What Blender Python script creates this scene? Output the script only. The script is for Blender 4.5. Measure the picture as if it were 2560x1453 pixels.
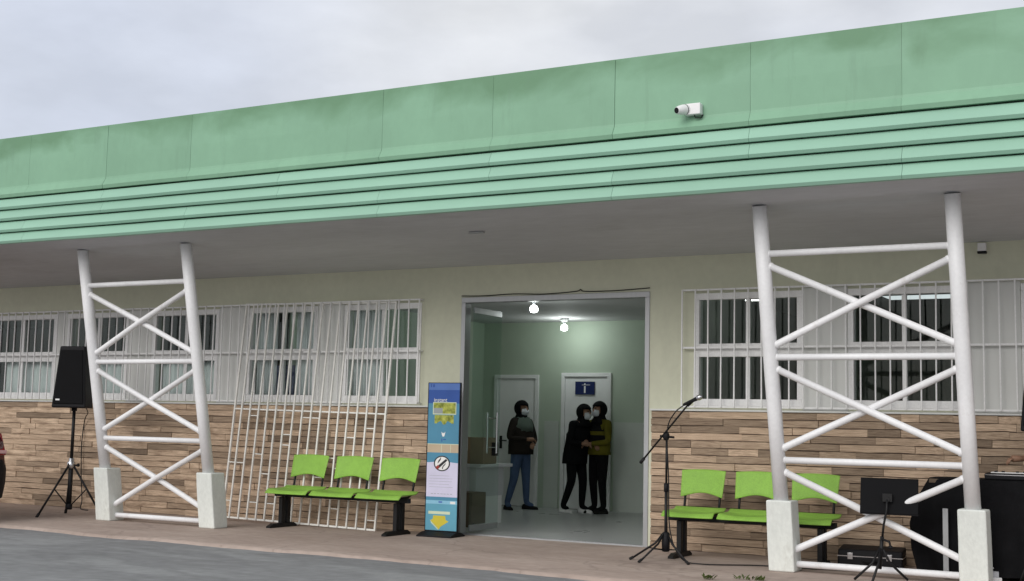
import bpy, bmesh, math, random
from mathutils import Vector, Matrix, noise as mnoise
from math import radians as rad, sin, cos, pi
random.seed(7)
for o in list(bpy.data.objects): bpy.data.objects.remove(o)
SC = bpy.context.scene
COL = SC.collection

# ------------------------------------------------------------------ camera
cam = bpy.data.cameras.new('camera'); cam.lens = 45.0; cam.sensor_width = 36; cam.clip_start = .1; cam.clip_end = 2000
camo = bpy.data.objects.new('camera', cam); COL.objects.link(camo)
cr = Vector((0.8764253, 0.48107387, 0.02113355)); cu = Vector((0.03171223, -0.10145474, 0.99433459)); cf = Vector((-0.48049248, 0.8707898, 0.10417343))
cp = Vector((7.80885902, -12.93532901, 1.28))
camo.matrix_world = Matrix(((cr.x, cu.x, -cf.x, cp.x), (cr.y, cu.y, -cf.y, cp.y), (cr.z, cu.z, -cf.z, cp.z), (0, 0, 0, 1)))
SC.camera = camo

# ------------------------------------------------------------------ sky, sun, exposure
W = bpy.data.worlds.new('World'); SC.world = W; W.use_nodes = True
nt = W.node_tree; nt.nodes.clear(); L = nt.links
def nd(t, **k):
    n = nt.nodes.new(t)
    for a, v in k.items(): setattr(n, a, v)
    return n
SUN_EL, SUN_AZ = 30, 186      # azimuth clockwise from +Y
wo = nd('ShaderNodeOutputWorld'); bg = nd('ShaderNodeBackground'); bg.inputs[1].default_value = 0.1
sky = nd('ShaderNodeTexSky', sky_type='NISHITA'); sky.sun_disc = False
sky.sun_elevation = rad(SUN_EL); sky.sun_rotation = rad(SUN_AZ); sky.dust_density = 2.0
tc = nd('ShaderNodeTexCoord'); mp = nd('ShaderNodeMapping'); mp.inputs['Scale'].default_value = (1.0, 1.0, 2.2); mp.inputs['Location'].default_value = (0.35, 0.1, 0.2)
nz = nd('ShaderNodeTexNoise'); nz.inputs['Scale'].default_value = 3.1; nz.inputs['Detail'].default_value = 6; nz.inputs['Roughness'].default_value = .5
rp = nd('ShaderNodeValToRGB'); rp.color_ramp.elements[0].position = .30; rp.color_ramp.elements[1].position = .66
rp.color_ramp.elements[0].color = (6.7, 6.9, 7.5, 1); rp.color_ramp.elements[1].color = (8.2, 8.3, 8.5, 1)
mx = nd('ShaderNodeMixRGB'); mx.inputs[0].default_value = .88
vd = nd('ShaderNodeVectorMath', operation='DISTANCE'); vd.inputs[1].default_value = Vector((-.76, .63, .25)).normalized()
dm = nd('ShaderNodeMapRange'); dm.inputs[1].default_value = .03; dm.inputs[2].default_value = .34; dm.inputs[3].default_value = .5; dm.inputs[4].default_value = 0; dm.interpolation_type = 'SMOOTHSTEP'
bl = nd('ShaderNodeMixRGB'); bl.inputs[2].default_value = (5.3, 6.0, 7.8, 1)
n2 = nd('ShaderNodeTexNoise'); n2.inputs['Scale'].default_value = 7.5; n2.inputs['Detail'].default_value = 6
r2 = nd('ShaderNodeMapRange'); r2.inputs[1].default_value = .35; r2.inputs[2].default_value = .65; r2.inputs[3].default_value = .88; r2.inputs[4].default_value = 1.06
ml = nd('ShaderNodeVectorMath', operation='MULTIPLY')
L.new(tc.outputs['Generated'], mp.inputs[0]); L.new(mp.outputs[0], nz.inputs['Vector']); L.new(nz.outputs[0], rp.inputs[0])
L.new(mp.outputs[0], n2.inputs['Vector']); L.new(n2.outputs[0], r2.inputs[0]); L.new(tc.outputs['Generated'], vd.inputs[0]); L.new(vd.outputs['Value'], dm.inputs[0]); L.new(dm.outputs[0], bl.inputs[0]); L.new(rp.outputs[0], bl.inputs[1]); L.new(bl.outputs[0], ml.inputs[0]); L.new(r2.outputs[0], ml.inputs[1])
L.new(sky.outputs[0], mx.inputs[1]); L.new(ml.outputs[0], mx.inputs[2]); L.new(mx.outputs[0], bg.inputs[0]); L.new(bg.outputs[0], wo.inputs[0])
sl = bpy.data.lights.new('sun', 'SUN'); sl.energy = 1.5; sl.angle = rad(40); sl.color = (1, .97, .93)
so = bpy.data.objects.new('sun', sl); COL.objects.link(so)
sd = Vector((sin(rad(SUN_AZ)) * cos(rad(SUN_EL)), cos(rad(SUN_AZ)) * cos(rad(SUN_EL)), sin(rad(SUN_EL))))
so.rotation_euler = sd.to_track_quat('Z', 'Y').to_euler()
vs = SC.view_settings; vs.view_transform = 'Standard'; vs.look = 'None'; vs.gamma = 1; vs.use_curve_mapping = False; vs.exposure = 0.15
SC.cycles.max_bounces = 8; SC.cycles.transparent_max_bounces = 12

# ------------------------------------------------------------------ helpers
def link(o): COL.objects.link(o); return o
def tag(o, label=None, cat=None, group=None, kind=None):
    if label: o['label'] = label
    if cat: o['category'] = cat
    if group: o['group'] = group
    if kind: o['kind'] = kind
    return o
def thing(name, label, cat, loc=(0, 0, 0), rz=0, group=None):
    o = link(bpy.data.objects.new(name, None)); o.location = loc; o.rotation_euler = (0, 0, rz); o.empty_display_size = .1
    return tag(o, label, cat, group)
def obj(name, bm, m, parent=None, shift=None, smooth=False, bevel=0, segs=2, label=None):
    """link a bmesh as one mesh object; shift: world point the vertices are made relative to"""
    if shift is not None: bmesh.ops.translate(bm, verts=bm.verts, vec=-Vector(shift))
    bmesh.ops.recalc_face_normals(bm, faces=bm.faces)
    me = bpy.data.meshes.new(name); bm.to_mesh(me); bm.free()
    for x in (m if isinstance(m, (list, tuple)) else [m]): me.materials.append(x)
    if smooth:
        me.polygons.foreach_set('use_smooth', [True] * len(me.polygons))
        if hasattr(me, 'set_sharp_from_angle'): me.set_sharp_from_angle(angle=rad(45))
    o = link(bpy.data.objects.new(name, me)); o.parent = parent
    if bevel:
        b = o.modifiers.new('bevel', 'BEVEL'); b.width = bevel; b.segments = segs; b.limit_method = 'ANGLE'; b.angle_limit = rad(40)
    if label: o['label'] = label
    return o
def inst(name, me, parent, loc, scale=(1, 1, 1), rot=(0, 0, 0)):
    o = link(bpy.data.objects.new(name, me)); o.parent = parent; o.location = loc; o.scale = scale; o.rotation_euler = rot
    return o
def BM(): return bmesh.new()
def box(bm, x0, x1, y0, y1, z0, z1, mi=0):
    v = [bm.verts.new(p) for p in ((x0,y0,z0),(x1,y0,z0),(x1,y1,z0),(x0,y1,z0),(x0,y0,z1),(x1,y0,z1),(x1,y1,z1),(x0,y1,z1))]
    for f in ((3,2,1,0),(4,5,6,7),(0,1,5,4),(1,2,6,5),(2,3,7,6),(3,0,4,7)):
        fc = bm.faces.new([v[i] for i in f]); fc.material_index = mi
    return v
def tube(bm, pts, r, n=12, cap=True, mi=0):
    pts = [Vector(p) for p in pts]; rs = r if isinstance(r, (list, tuple)) else [r] * len(pts)
    rings = []; up = Vector((0, 0, 1))
    t0 = (pts[1] - pts[0]).normalized()
    if abs(t0.z) > .9: up = Vector((1, 0, 0))
    a = t0.cross(up).normalized()
    for i, p in enumerate(pts):
        t = (pts[min(i+1, len(pts)-1)] - pts[max(i-1, 0)]).normalized()
        a = (a - t * a.dot(t)).normalized(); b = t.cross(a)
        rings.append([bm.verts.new(p + (a * cos(2*pi*k/n) + b * sin(2*pi*k/n)) * rs[i]) for k in range(n)])
    for i in range(len(pts)-1):
        for k in range(n):
            f = bm.faces.new((rings[i][k], rings[i][(k+1)%n], rings[i+1][(k+1)%n], rings[i+1][k])); f.smooth = True; f.material_index = mi
    if cap:
        bm.faces.new(rings[0][::-1]).material_index = mi; bm.faces.new(rings[-1]).material_index = mi
def lathe(bm, prof, c=(0, 0, 0), n=20, mi=0):
    rings = []
    for r, z in prof: rings.append([bm.verts.new((c[0] + r*cos(2*pi*k/n), c[1] + r*sin(2*pi*k/n), c[2] + z)) for k in range(n)])
    for i in range(len(prof)-1):
        for k in range(n):
            f = bm.faces.new((rings[i][k], rings[i][(k+1)%n], rings[i+1][(k+1)%n], rings[i+1][k])); f.smooth = True; f.material_index = mi
    bm.faces.new(rings[0][::-1]).material_index = mi; bm.faces.new(rings[-1]).material_index = mi
def ball(bm, c, r, n=14, m=9, mi=0):
    r = r if isinstance(r, (list, tuple)) else (r, r, r)
    ret = bmesh.ops.create_uvsphere(bm, u_segments=n, v_segments=m, radius=1)
    for v in ret['verts']:
        v.co = Vector((v.co.x*r[0]+c[0], v.co.y*r[1]+c[1], v.co.z*r[2]+c[2]))
    for f in {f for v in ret['verts'] for f in v.link_faces}: f.smooth = True; f.material_index = mi
    return ret['verts']
def prism(bm, poly, axis, a, b, mi=0):
    """extrude a 2-D polygon along an axis: axis 'x' poly=(y,z), 'y' poly=(x,z), 'z' poly=(x,y)"""
    def P(u, v, t): return {'x': (t, u, v), 'y': (u, t, v), 'z': (u, v, t)}[axis]
    A = [bm.verts.new(P(u, v, a)) for u, v in poly]; B = [bm.verts.new(P(u, v, b)) for u, v in poly]
    n = len(poly)
    bm.faces.new(A[::-1]).material_index = mi; bm.faces.new(B).material_index = mi
    for i in range(n): bm.faces.new((A[i], A[(i+1)%n], B[(i+1)%n], B[i])).material_index = mi

def mat(name, col, rough=.6, var=.1, scale=3.0, stretch=(1, 1, 1), bump=0, bscale=40, metal=0, rand=0, spec=.4, col2=None, coat=0, sheen=0, fine=0):
    m = bpy.data.materials.new(name); m.use_nodes = True; t = m.node_tree; N = t.nodes; K = t.links
    b = N['Principled BSDF']; b.inputs['Roughness'].default_value = rough; b.inputs['Metallic'].default_value = metal
    b.inputs['Specular IOR Level'].default_value = spec; b.inputs['Coat Weight'].default_value = coat
    b.inputs['Sheen Weight'].default_value = sheen
    c1 = tuple(max(0, x*(1-var)) for x in col); c2 = col2 if col2 else tuple(min(1, x*(1+var)) for x in col)
    tcn = N.new('ShaderNodeTexCoord'); mpn = N.new('ShaderNodeMapping'); mpn.inputs['Scale'].default_value = stretch
    K.new(tcn.outputs['Object'], mpn.inputs[0])
    oi = N.new('ShaderNodeObjectInfo'); vec = mpn.outputs[0]
    if rand:
        ad = N.new('ShaderNodeVectorMath'); ad.operation = 'MULTIPLY_ADD'
        K.new(oi.outputs['Random'], ad.inputs[0]); ad.inputs[1].default_value = (37, 91, 53); K.new(vec, ad.inputs[2]); vec = ad.outputs[0]
    n1 = N.new('ShaderNodeTexNoise'); n1.inputs['Scale'].default_value = scale; n1.inputs['Detail'].default_value = 6; n1.inputs['Roughness'].default_value = .6
    K.new(vec, n1.inputs['Vector'])
    r = N.new('ShaderNodeValToRGB'); r.color_ramp.elements[0].position = .32; r.color_ramp.elements[1].position = .68
    r.color_ramp.elements[0].color = (*c1, 1); r.color_ramp.elements[1].color = (*c2, 1)
    K.new(n1.outputs[0], r.inputs[0]); out = r.outputs[0]
    if fine:
        n3 = N.new('ShaderNodeTexNoise'); n3.inputs['Scale'].default_value = scale*14; n3.inputs['Detail'].default_value = 4
        K.new(vec, n3.inputs['Vector'])
        mrf = N.new('ShaderNodeMapRange'); mrf.inputs[1].default_value = .3; mrf.inputs[2].default_value = .7; mrf.inputs[3].default_value = 1-fine; mrf.inputs[4].default_value = 1+fine
        hs0 = N.new('ShaderNodeHueSaturation'); K.new(n3.outputs[0], mrf.inputs[0]); K.new(mrf.outputs[0], hs0.inputs['Value']); K.new(out, hs0.inputs['Color']); out = hs0.outputs[0]
    if rand:
        mr = N.new('ShaderNodeMapRange'); mr.inputs[3].default_value = 1-rand; mr.inputs[4].default_value = 1+rand
        hs = N.new('ShaderNodeHueSaturation'); K.new(oi.outputs['Random'], mr.inputs[0]); K.new(mr.outputs[0], hs.inputs['Value'])
        K.new(out, hs.inputs['Color']); out = hs.outputs[0]
    K.new(out, b.inputs['Base Color'])
    rr = N.new('ShaderNodeMapRange'); rr.inputs[3].default_value = max(0, rough-.1); rr.inputs[4].default_value = min(1, rough+.1)
    K.new(n1.outputs[0], rr.inputs[0]); K.new(rr.outputs[0], b.inputs['Roughness'])
    if bump:
        n2 = N.new('ShaderNodeTexNoise'); n2.inputs['Scale'].default_value = bscale; n2.inputs['Detail'].default_value = 5
        K.new(vec, n2.inputs['Vector']); bp = N.new('ShaderNodeBump'); bp.inputs['Strength'].default_value = bump; bp.inputs['Distance'].default_value = .01
        K.new(n2.outputs[0], bp.inputs['Height']); K.new(bp.outputs[0], b.inputs['Normal'])
    return m
def emis(name, col, s):
    m = bpy.data.materials.new(name); m.use_nodes = True; t = m.node_tree; t.nodes.remove(t.nodes['Principled BSDF'])
    e = t.nodes.new('ShaderNodeEmission'); e.inputs[0].default_value = (*col, 1); e.inputs[1].default_value = s
    t.links.new(e.outputs[0], t.nodes['Material Output'].inputs[0]); return m
def glass(name, tint=(.9, .95, .93), refl=.10):
    m = bpy.data.materials.new(name); m.use_nodes = True; t = m.node_tree; t.nodes.remove(t.nodes['Principled BSDF'])
    tr = t.nodes.new('ShaderNodeBsdfTransparent'); tr.inputs[0].default_value = (*tint, 1)
    g = t.nodes.new('ShaderNodeBsdfGlossy'); g.inputs['Roughness'].default_value = .03; g.inputs[0].default_value = (.9, .95, .95, 1)
    lw = t.nodes.new('ShaderNodeLayerWeight'); lw.inputs[0].default_value = .25
    mr = t.nodes.new('ShaderNodeMapRange'); mr.inputs[3].default_value = refl*.6; mr.inputs[4].default_value = min(1, refl*4)
    mxs = t.nodes.new('ShaderNodeMixShader')
    t.links.new(lw.outputs['Facing'], mr.inputs[0]); t.links.new(mr.outputs[0], mxs.inputs[0]); t.links.new(tr.outputs[0], mxs.inputs[1]); t.links.new(g.outputs[0], mxs.inputs[2])
    t.links.new(mxs.outputs[0], t.nodes['Material Output'].inputs[0]); return m

M = {}
M['fascia'] = mat('fascia_paint', (.232, .415, .283), .5, .07, .8, (1, 1, .7), bump=.22, bscale=1.3, rand=.035, spec=.25, fine=.02)
def specks(m, col, scale, lo, hi, amt, stretch=(1, 1, 1)):
    t = m.node_tree; N = t.nodes; K = t.links; b = N['Principled BSDF']; src = b.inputs['Base Color'].links[0].from_socket
    tcn = N.new('ShaderNodeTexCoord'); mpn = N.new('ShaderNodeMapping'); mpn.inputs['Scale'].default_value = stretch
    n = N.new('ShaderNodeTexNoise'); n.inputs['Scale'].default_value = scale; n.inputs['Detail'].default_value = 8; n.inputs['Roughness'].default_value = .65
    rr = N.new('ShaderNodeMapRange'); rr.inputs[1].default_value = lo; rr.inputs[2].default_value = hi; rr.inputs[4].default_value = amt
    mxn = N.new('ShaderNodeMixRGB'); mxn.inputs[2].default_value = (*col, 1)
    K.new(tcn.outputs['Object'], mpn.inputs[0]); K.new(mpn.outputs[0], n.inputs['Vector']); K.new(n.outputs[0], rr.inputs[0]); K.new(rr.outputs[0], mxn.inputs[0]); K.new(src, mxn.inputs[1]); K.new(mxn.outputs[0], b.inputs['Base Color'])
def stain(m, col, zlo, zhi, amt):
    t = m.node_tree; N = t.nodes; K = t.links; b = N['Principled BSDF']; src = b.inputs['Base Color'].links[0].from_socket
    tcn = N.new('ShaderNodeTexCoord'); mpn = N.new('ShaderNodeMapping'); mpn.inputs['Scale'].default_value = (.75, .3, 1.1); mpn.inputs['Location'].default_value = (.55, 0, .2)
    n = N.new('ShaderNodeTexNoise'); n.inputs['Scale'].default_value = 1.5; n.inputs['Detail'].default_value = 5; n.inputs['Distortion'].default_value = .5
    sx = N.new('ShaderNodeSeparateXYZ'); mr = N.new('ShaderNodeMapRange'); mr.inputs[1].default_value = zlo; mr.inputs[2].default_value = zhi
    ad = N.new('ShaderNodeMath'); ad.operation = 'MULTIPLY_ADD'; ad.inputs[1].default_value = .42
    rr = N.new('ShaderNodeValToRGB'); rr.color_ramp.elements[0].position = .70; rr.color_ramp.elements[1].position = .98
    rr.color_ramp.elements[0].color = (0, 0, 0, 1); rr.color_ramp.elements[1].color = (amt, amt, amt, 1)
    mxn = N.new('ShaderNodeMixRGB'); mxn.inputs[2].default_value = (*col, 1)
    K.new(tcn.outputs['Object'], mpn.inputs[0]); K.new(mpn.outputs[0], n.inputs['Vector']); K.new(tcn.outputs['Object'], sx.inputs[0]); K.new(sx.outputs[2], mr.inputs[0])
    K.new(mr.outputs[0], ad.inputs[0]); K.new(n.outputs[0], ad.inputs[2]); K.new(ad.outputs[0], rr.inputs[0]); K.new(rr.outputs[0], mxn.inputs[0]); K.new(src, mxn.inputs[1]); K.new(mxn.outputs[0], b.inputs['Base Color'])
stain(M['fascia'], (.115, .235, .125), 4.2, 4.62, .7)
M['slat'] = mat('slat_paint', (.30, .515, .395), .42, .06, 1.0, (.5, 1, 1), bump=.05, bscale=2, rand=.03, spec=.35)
M['dark_gap'] = mat('dark_gap', (.03, .05, .04), .8)
M['soffit'] = mat('soffit_plaster', (.56, .57, .59), .8, .08, .7, (.4, 1.5, 1), bump=.05, bscale=8, fine=.04)
M['wall'] = mat('wall_paint', (.615, .625, .49), .7, .06, .9, bump=.08, bscale=60, fine=.03)
M['infill'] = mat('infill_white', (.66, .67, .65), .6, .06, 1.5, (2, 1, .4), bump=.03)
M['white_metal'] = mat('white_metal', (.82, .82, .82), .38, .06, 4, fine=.05)
M['cream_metal'] = mat('cream_metal', (.84, .83, .79), .45, .09, 5, fine=.08)
M['tower'] = mat('tower_white_paint', (.83, .83, .84), .42, .05, 2.5, bump=.05, bscale=25, fine=.03)
M['block'] = mat('block_white_paint', (.74, .77, .73), .75, .09, 2.4, (1, 1, .6), bump=.25, bscale=45, fine=.05)
specks(M['tower'], (.34, .28, .22), 5, .62, .80, .55, (1, 1, .6)); specks(M['block'], (.30, .28, .22), 4, .58, .78, .5, (1, 1, .5))
specks(M['fascia'], (.16, .27, .19), 2.2, .58, .80, .45, (3.2, 1, .35)); specks(M['soffit'], (.30, .29, .28), 1.4, .58, .78, .35, (.6, 1.2, 1)); specks(M['wall'], (.40, .41, .33), 1.6, .58, .8, .3, (2, 1, .5))
M['mortar'] = mat('mortar', (.20, .15, .115), .95, .2, 8)
M['lobby_green'] = mat('lobby_green', (.42, .50, .405), .6, .06, 1)
M['lobby_white'] = mat('lobby_white', (.76, .77, .77), .55, .05, 2)
M['dado'] = mat('lobby_dado', (.50, .545, .50), .55, .05, 2)
M['black_matte'] = mat('black_matte', (.006, .006, .007), .75, .2, 6, spec=.12)
M['lobby_ceiling'] = mat('lobby_ceiling', (.56, .56, .57), .8, .05, 1)
M['lobby_floor'] = mat('lobby_floor', (.42, .43, .43), .30, .05, 1.2, fine=.03, spec=.4)
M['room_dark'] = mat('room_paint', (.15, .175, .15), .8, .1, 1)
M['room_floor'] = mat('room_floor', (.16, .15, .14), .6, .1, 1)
M['glass'] = glass('window_glass', (.90, .94, .92), .028)
M['door_glass'] = glass('door_glass', (.90, .95, .93), .04)
M['black_metal'] = mat('black_metal', (.008, .008, .009), .5, .2, 6, spec=.3)
M['black_plastic'] = mat('black_plastic', (.008, .008, .010), .6, .25, 5, bump=.15, bscale=220, spec=.22)
M['black_cloth'] = mat('black_cloth', (.008, .008, .009), .95, .3, 5, bump=.2, bscale=120, spec=.1)
M['chrome'] = mat('chrome', (.62, .62, .64), .22, .05, 5, metal=1)
M['green_seat'] = mat('green_plastic', (.26, .485, .075), .5, .08, 9, bump=.4, bscale=130, spec=.3, fine=.13)
M['alu'] = mat('aluminium', (.40, .41, .42), .38, .06, 3, (6, 6, .6), metal=.6)
M['red_paint'] = mat('red_car_paint', (.085, .006, .008), .22, .05, 2, coat=.8)
M['red_lens'] = mat('red_lens', (.32, .015, .02), .12, .1, 3, coat=1)
M['pale_lens'] = mat('pale_lens', (.65, .36, .36), .15, .1, 3, coat=1)
M['tyre'] = mat('tyre_rubber', (.015, .015, .015), .85, .2, 12)
M['wood_brown'] = mat('brown_wood', (.12, .085, .055), .6, .18, 3, (1, 1, 8))
M['cardboard'] = mat('cardboard', (.20, .145, .09), .85, .1, 4)
M['counter_grey'] = mat('counter_laminate', (.52, .53, .56), .45, .05, 2)
M['navy'] = mat('navy_cloth', (.03, .04, .12), .9, .15, 4)
M['curtain'] = mat('curtain_cloth', (.80, .79, .83), .9, .08, 2, (6, 1, .5))
M['white_pl'] = mat('white_plastic', (.80, .80, .80), .4, .04, 4)
M['blue_sign'] = mat('blue_sign', (.012, .022, .10), .4, .1, 3)
M['lamp_on'] = emis('lamp_glow', (.93, 1, .97), 14)
M['tube_on'] = emis('tube_glow', (1, 1, .97), 6)

# ------------------------------------------------------------------ ground, road, pavement
def grid_sheet(x0, x1, y0, y1, nx, ny, zf):
    bm = BM(); V = [[bm.verts.new((x0+(x1-x0)*i/nx, y0+(y1-y0)*j/ny, 0)) for j in range(ny+1)] for i in range(nx+1)]
    for r in V:
        for v in r: v.co.z = zf(v.co.x, v.co.y)
    for i in range(nx):
        for j in range(ny): bm.faces.new((V[i][j], V[i+1][j], V[i+1][j+1], V[i][j+1])).smooth = True
    return bm
m = mat('earth', (.16, .13, .10), .95, .25, .3, fine=.2)
tag(obj('ground', grid_sheet(-600, 600, -600, 600, 4, 4, lambda x, y: -.09), m), 'flat bare earth stretching away around the building', kind='structure')

def road_mat():
    m = mat('asphalt', (.285, .29, .295), .8, .10, .35, (1, 1.5, 1), bump=.35, bscale=90, spec=.25, fine=.10)
    t = m.node_tree; N = t.nodes; K = t.links; b = N['Principled BSDF']
    src = b.inputs['Base Color'].links[0].from_socket
    tcn = N.new('ShaderNodeTexCoord'); mpn = N.new('ShaderNodeMapping'); mpn.inputs['Scale'].default_value = (.55, 1.6, 1); mpn.inputs['Location'].default_value = (1.3, .4, 0)
    n = N.new('ShaderNodeTexNoise'); n.inputs['Scale'].default_value = 1.1; n.inputs['Detail'].default_value = 5; n.inputs['Distortion'].default_value = .8
    r = N.new('ShaderNodeValToRGB'); r.color_ramp.elements[0].position = .50; r.color_ramp.elements[1].position = .62
    r.color_ramp.elements[0].color = (0, 0, 0, 1); r.color_ramp.elements[1].color = (.55, .55, .55, 1)
    mxn = N.new('ShaderNodeMixRGB'); mxn.inputs[2].default_value = (.40, .41, .41, 1)
    K.new(tcn.outputs['Object'], mpn.inputs[0]); K.new(mpn.outputs[0], n.inputs['Vector']); K.new(n.outputs[0], r.inputs[0]); K.new(r.outputs[0], mxn.inputs[0]); K.new(src, mxn.inputs[1]); K.new(mxn.outputs[0], b.inputs['Base Color'])
    n4 = N.new('ShaderNodeTexNoise'); n4.inputs['Scale'].default_value = 9; n4.inputs['Detail'].default_value = 8
    mpd = N.new('ShaderNodeMixRGB'); mpd.blend_type = 'MULTIPLY'; mpd.inputs[0].default_value = .35
    K.new(tcn.outputs['Object'], n4.inputs['Vector']); K.new(mxn.outputs[0], mpd.inputs[1]); K.new(n4.outputs[0], mpd.inputs[2]); K.new(mpd.outputs[0], b.inputs['Base Color'])
    return m
tag(obj('road', grid_sheet(-60, 60, -40, -1.5, 240, 80, lambda x, y: -.034 + .012*mnoise.noise((x*.5, y*.5, 3))), road_mat()), 'worn grey asphalt road in front of the clinic', kind='structure')

PAVE = mat('worn_concrete', (.41, .322, .275), .85, .14, .8, (.7, 1.6, 1), bump=.3, bscale=50, col2=(.46, .375, .325), fine=.10, spec=.2)
specks(PAVE, (.22, .175, .15), 1.1, .55, .72, .45, (.7, 1.5, 1)); specks(PAVE, (.50, .42, .37), 1.7, .56, .72, .45, (.5, 1.8, 1)); specks(PAVE, (.16, .13, .11), 14, .62, .76, .4)
def cracks(m, col):
    t = m.node_tree; N = t.nodes; K = t.links; b = N['Principled BSDF']; src = b.inputs['Base Color'].links[0].from_socket
    tcn = N.new('ShaderNodeTexCoord'); n = N.new('ShaderNodeTexNoise'); n.inputs['Scale'].default_value = 2.2; n.inputs['Detail'].default_value = 5
    ad = N.new('ShaderNodeVectorMath'); ad.operation = 'MULTIPLY_ADD'; ad.inputs[1].default_value = (.55, .55, .55)
    v = N.new('ShaderNodeTexVoronoi'); v.feature = 'DISTANCE_TO_EDGE'; v.inputs['Scale'].default_value = .55
    rr = N.new('ShaderNodeMapRange'); rr.inputs[1].default_value = .002; rr.inputs[2].default_value = .012; rr.inputs[3].default_value = .22; rr.inputs[4].default_value = 0
    mxn = N.new('ShaderNodeMixRGB'); mxn.inputs[2].default_value = (*col, 1)
    K.new(tcn.outputs['Object'], n.inputs['Vector']); K.new(n.outputs['Color'], ad.inputs[0]); K.new(tcn.outputs['Object'], ad.inputs[2]); K.new(ad.outputs[0], v.inputs['Vector']); K.new(v.outputs['Distance'], rr.inputs[0])
    K.new(rr.outputs[0], mxn.inputs[0]); K.new(src, mxn.inputs[1]); K.new(mxn.outputs[0], b.inputs['Base Color'])
cracks(PAVE, (.09, .075, .065))
def edge_y(x): return -2.73 - .03*max(-6, min(6, x)) + .17*mnoise.noise((x*.55, 7.1, 0)) + .07*mnoise.noise((x*2.2, 1.7, 0)) + .022*mnoise.noise((x*9, 4.2, 0))
bm = BM(); prev = None
N_ = 700
for i in range(N_+1):
    x = -40 + 80*i/N_; e = edge_y(x)
    cols = [bm.verts.new((x, 0.0, 0)), bm.verts.new((x, -1.2, 0)), bm.verts.new((x, e+.07, 0)), bm.verts.new((x, e+.02, -.008)), bm.verts.new((x, e, -.035)), bm.verts.new((x, e-.06, -.085))]
    if prev:
        for a in range(5): bm.faces.new((prev[a], prev[a+1], cols[a+1], cols[a])).smooth = True
    prev = cols
tag(obj('pavement', bm, PAVE), 'strip of worn pinkish concrete pavement along the clinic front', kind='structure')

# ------------------------------------------------------------------ the clinic building
B = thing('clinic_building', 'single storey clinic with mint green canopy and stone strip wainscot', 'building')
XL, XR = -17.0, 13.0
WIN_L = [(-1.70, -.56), (-3.24, -2.11), (-4.92, -3.73), (-6.56, -5.36), (-8.20, -6.78), (-9.85, -8.45)]
WIN_R = [(2.92, 4.09), (4.56, 5.66), (6.20, 7.35)]
ZB, ZT = 1.52, 2.72
openings = [(a, b, ZB, ZT) for a, b in WIN_L + WIN_R] + [(0.0, 2.40, -.01, 2.763)]
def wall_open(x0, x1, z0, z1, y0, y1, ops):
    bm = BM(); xs = sorted({x0, x1, *[o[0] for o in ops], *[o[1] for o in ops]}); zs = sorted({z0, z1, *[max(z0, o[2]) for o in ops], *[o[3] for o in ops]})
    def solid(i, k):
        if i < 0 or k < 0 or i >= len(xs)-1 or k >= len(zs)-1: return False
        cx, cz = (xs[i]+xs[i+1])/2, (zs[k]+zs[k+1])/2
        return not any(o[0] < cx < o[1] and o[2] < cz < o[3] for o in ops)
    q = lambda *p: bm.faces.new([bm.verts.new(c) for c in p])
    for i in range(len(xs)-1):
        for k in range(len(zs)-1):
            if not solid(i, k): continue
            a, b, c, d = xs[i], xs[i+1], zs[k], zs[k+1]
            q((a,y0,c),(b,y0,c),(b,y0,d),(a,y0,d)); q((a,y1,c),(a,y1,d),(b,y1,d),(b,y1,c))
            if not solid(i-1, k): q((a,y0,c),(a,y0,d),(a,y1,d),(a,y1,c))
            if not solid(i+1, k): q((b,y0,c),(b,y1,c),(b,y1,d),(b,y0,d))
            if not solid(i, k-1): q((a,y0,c),(a,y1,c),(b,y1,c),(b,y0,c))
            if not solid(i, k+1): q((a,y0,d),(b,y0,d),(b,y1,d),(a,y1,d))
    bmesh.ops.remove_doubles(bm, verts=bm.verts, dist=1e-4)
    return bm
obj('facade_wall', wall_open(XL, XR, -.05, 3.30, 0, .18, openings), M['wall'], B)
bm = BM(); box(bm, XL, XL+.18, .18, 8, -.05, 3.3); obj('end_wall', bm, M['wall'], B)
bm = BM(); box(bm, XR-.18, XR, .18, 8, -.05, 3.3); obj('end_wall', bm, M['wall'], B)
bm = BM(); box(bm, XL, XR, 8, 8.18, -.05, 3.3); obj('rear_wall', bm, M['wall'], B)
# roof slab and canopy soffit
bm = BM(); box(bm, XL-.2, XR+.2, -2.22, 8.4, 3.93, 4.05); obj('roof', bm, M['soffit'], B)
bm = BM(); prism(bm, [(-2.385, 3.338), (0, 3.135), (0, 3.20), (-2.385, 3.42)], 'x', XL-.2, XR+.2); obj('soffit', bm, M['soffit'], B)
# fascia : backing, upper panels, slats
bm = BM(); box(bm, XL-.2, XR+.2, -2.33, -2.24, 3.43, 4.6); obj('fascia_backing', bm, M['dark_gap'], B)
PW = 1.291; SX0 = -4.711 - PW*9
pts = [(-2.40, 4.645), (-2.405, 4.3), (-2.402, 4.04), (-2.408, 4.015), (-2.452, 3.938), (-2.440, 3.900), (-2.355, 3.903), (-2.345, 4.60), (-2.33, 4.645)]
np_ = int((XR+.2-SX0)/PW)
for i in range(np_):
    a = SX0 + i*PW; bm = BM()
    dy = random.uniform(-.004, .004); A = random.uniform(-.004, .004)
    prism(bm, [(y+dy, z) for y, z in pts], 'x', a+.0013, a+PW-.0013)
    bmesh.ops.subdivide_edges(bm, edges=[e for e in bm.edges if abs(e.verts[0].co.x-e.verts[1].co.x) > .5], cuts=5, use_grid_fill=True)
    for v in bm.verts:
        if v.co.y < -2.39 and 3.99 < v.co.z < 4.6: v.co.y += .005*mnoise.noise((v.co.x*1.7, v.co.z*2, i))
        if v.co.z < 3.99: v.co.z += .0035*mnoise.noise((v.co.x*.9, 0, 5))
    obj('fascia_panel', bm, M['fascia'], B)
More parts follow.
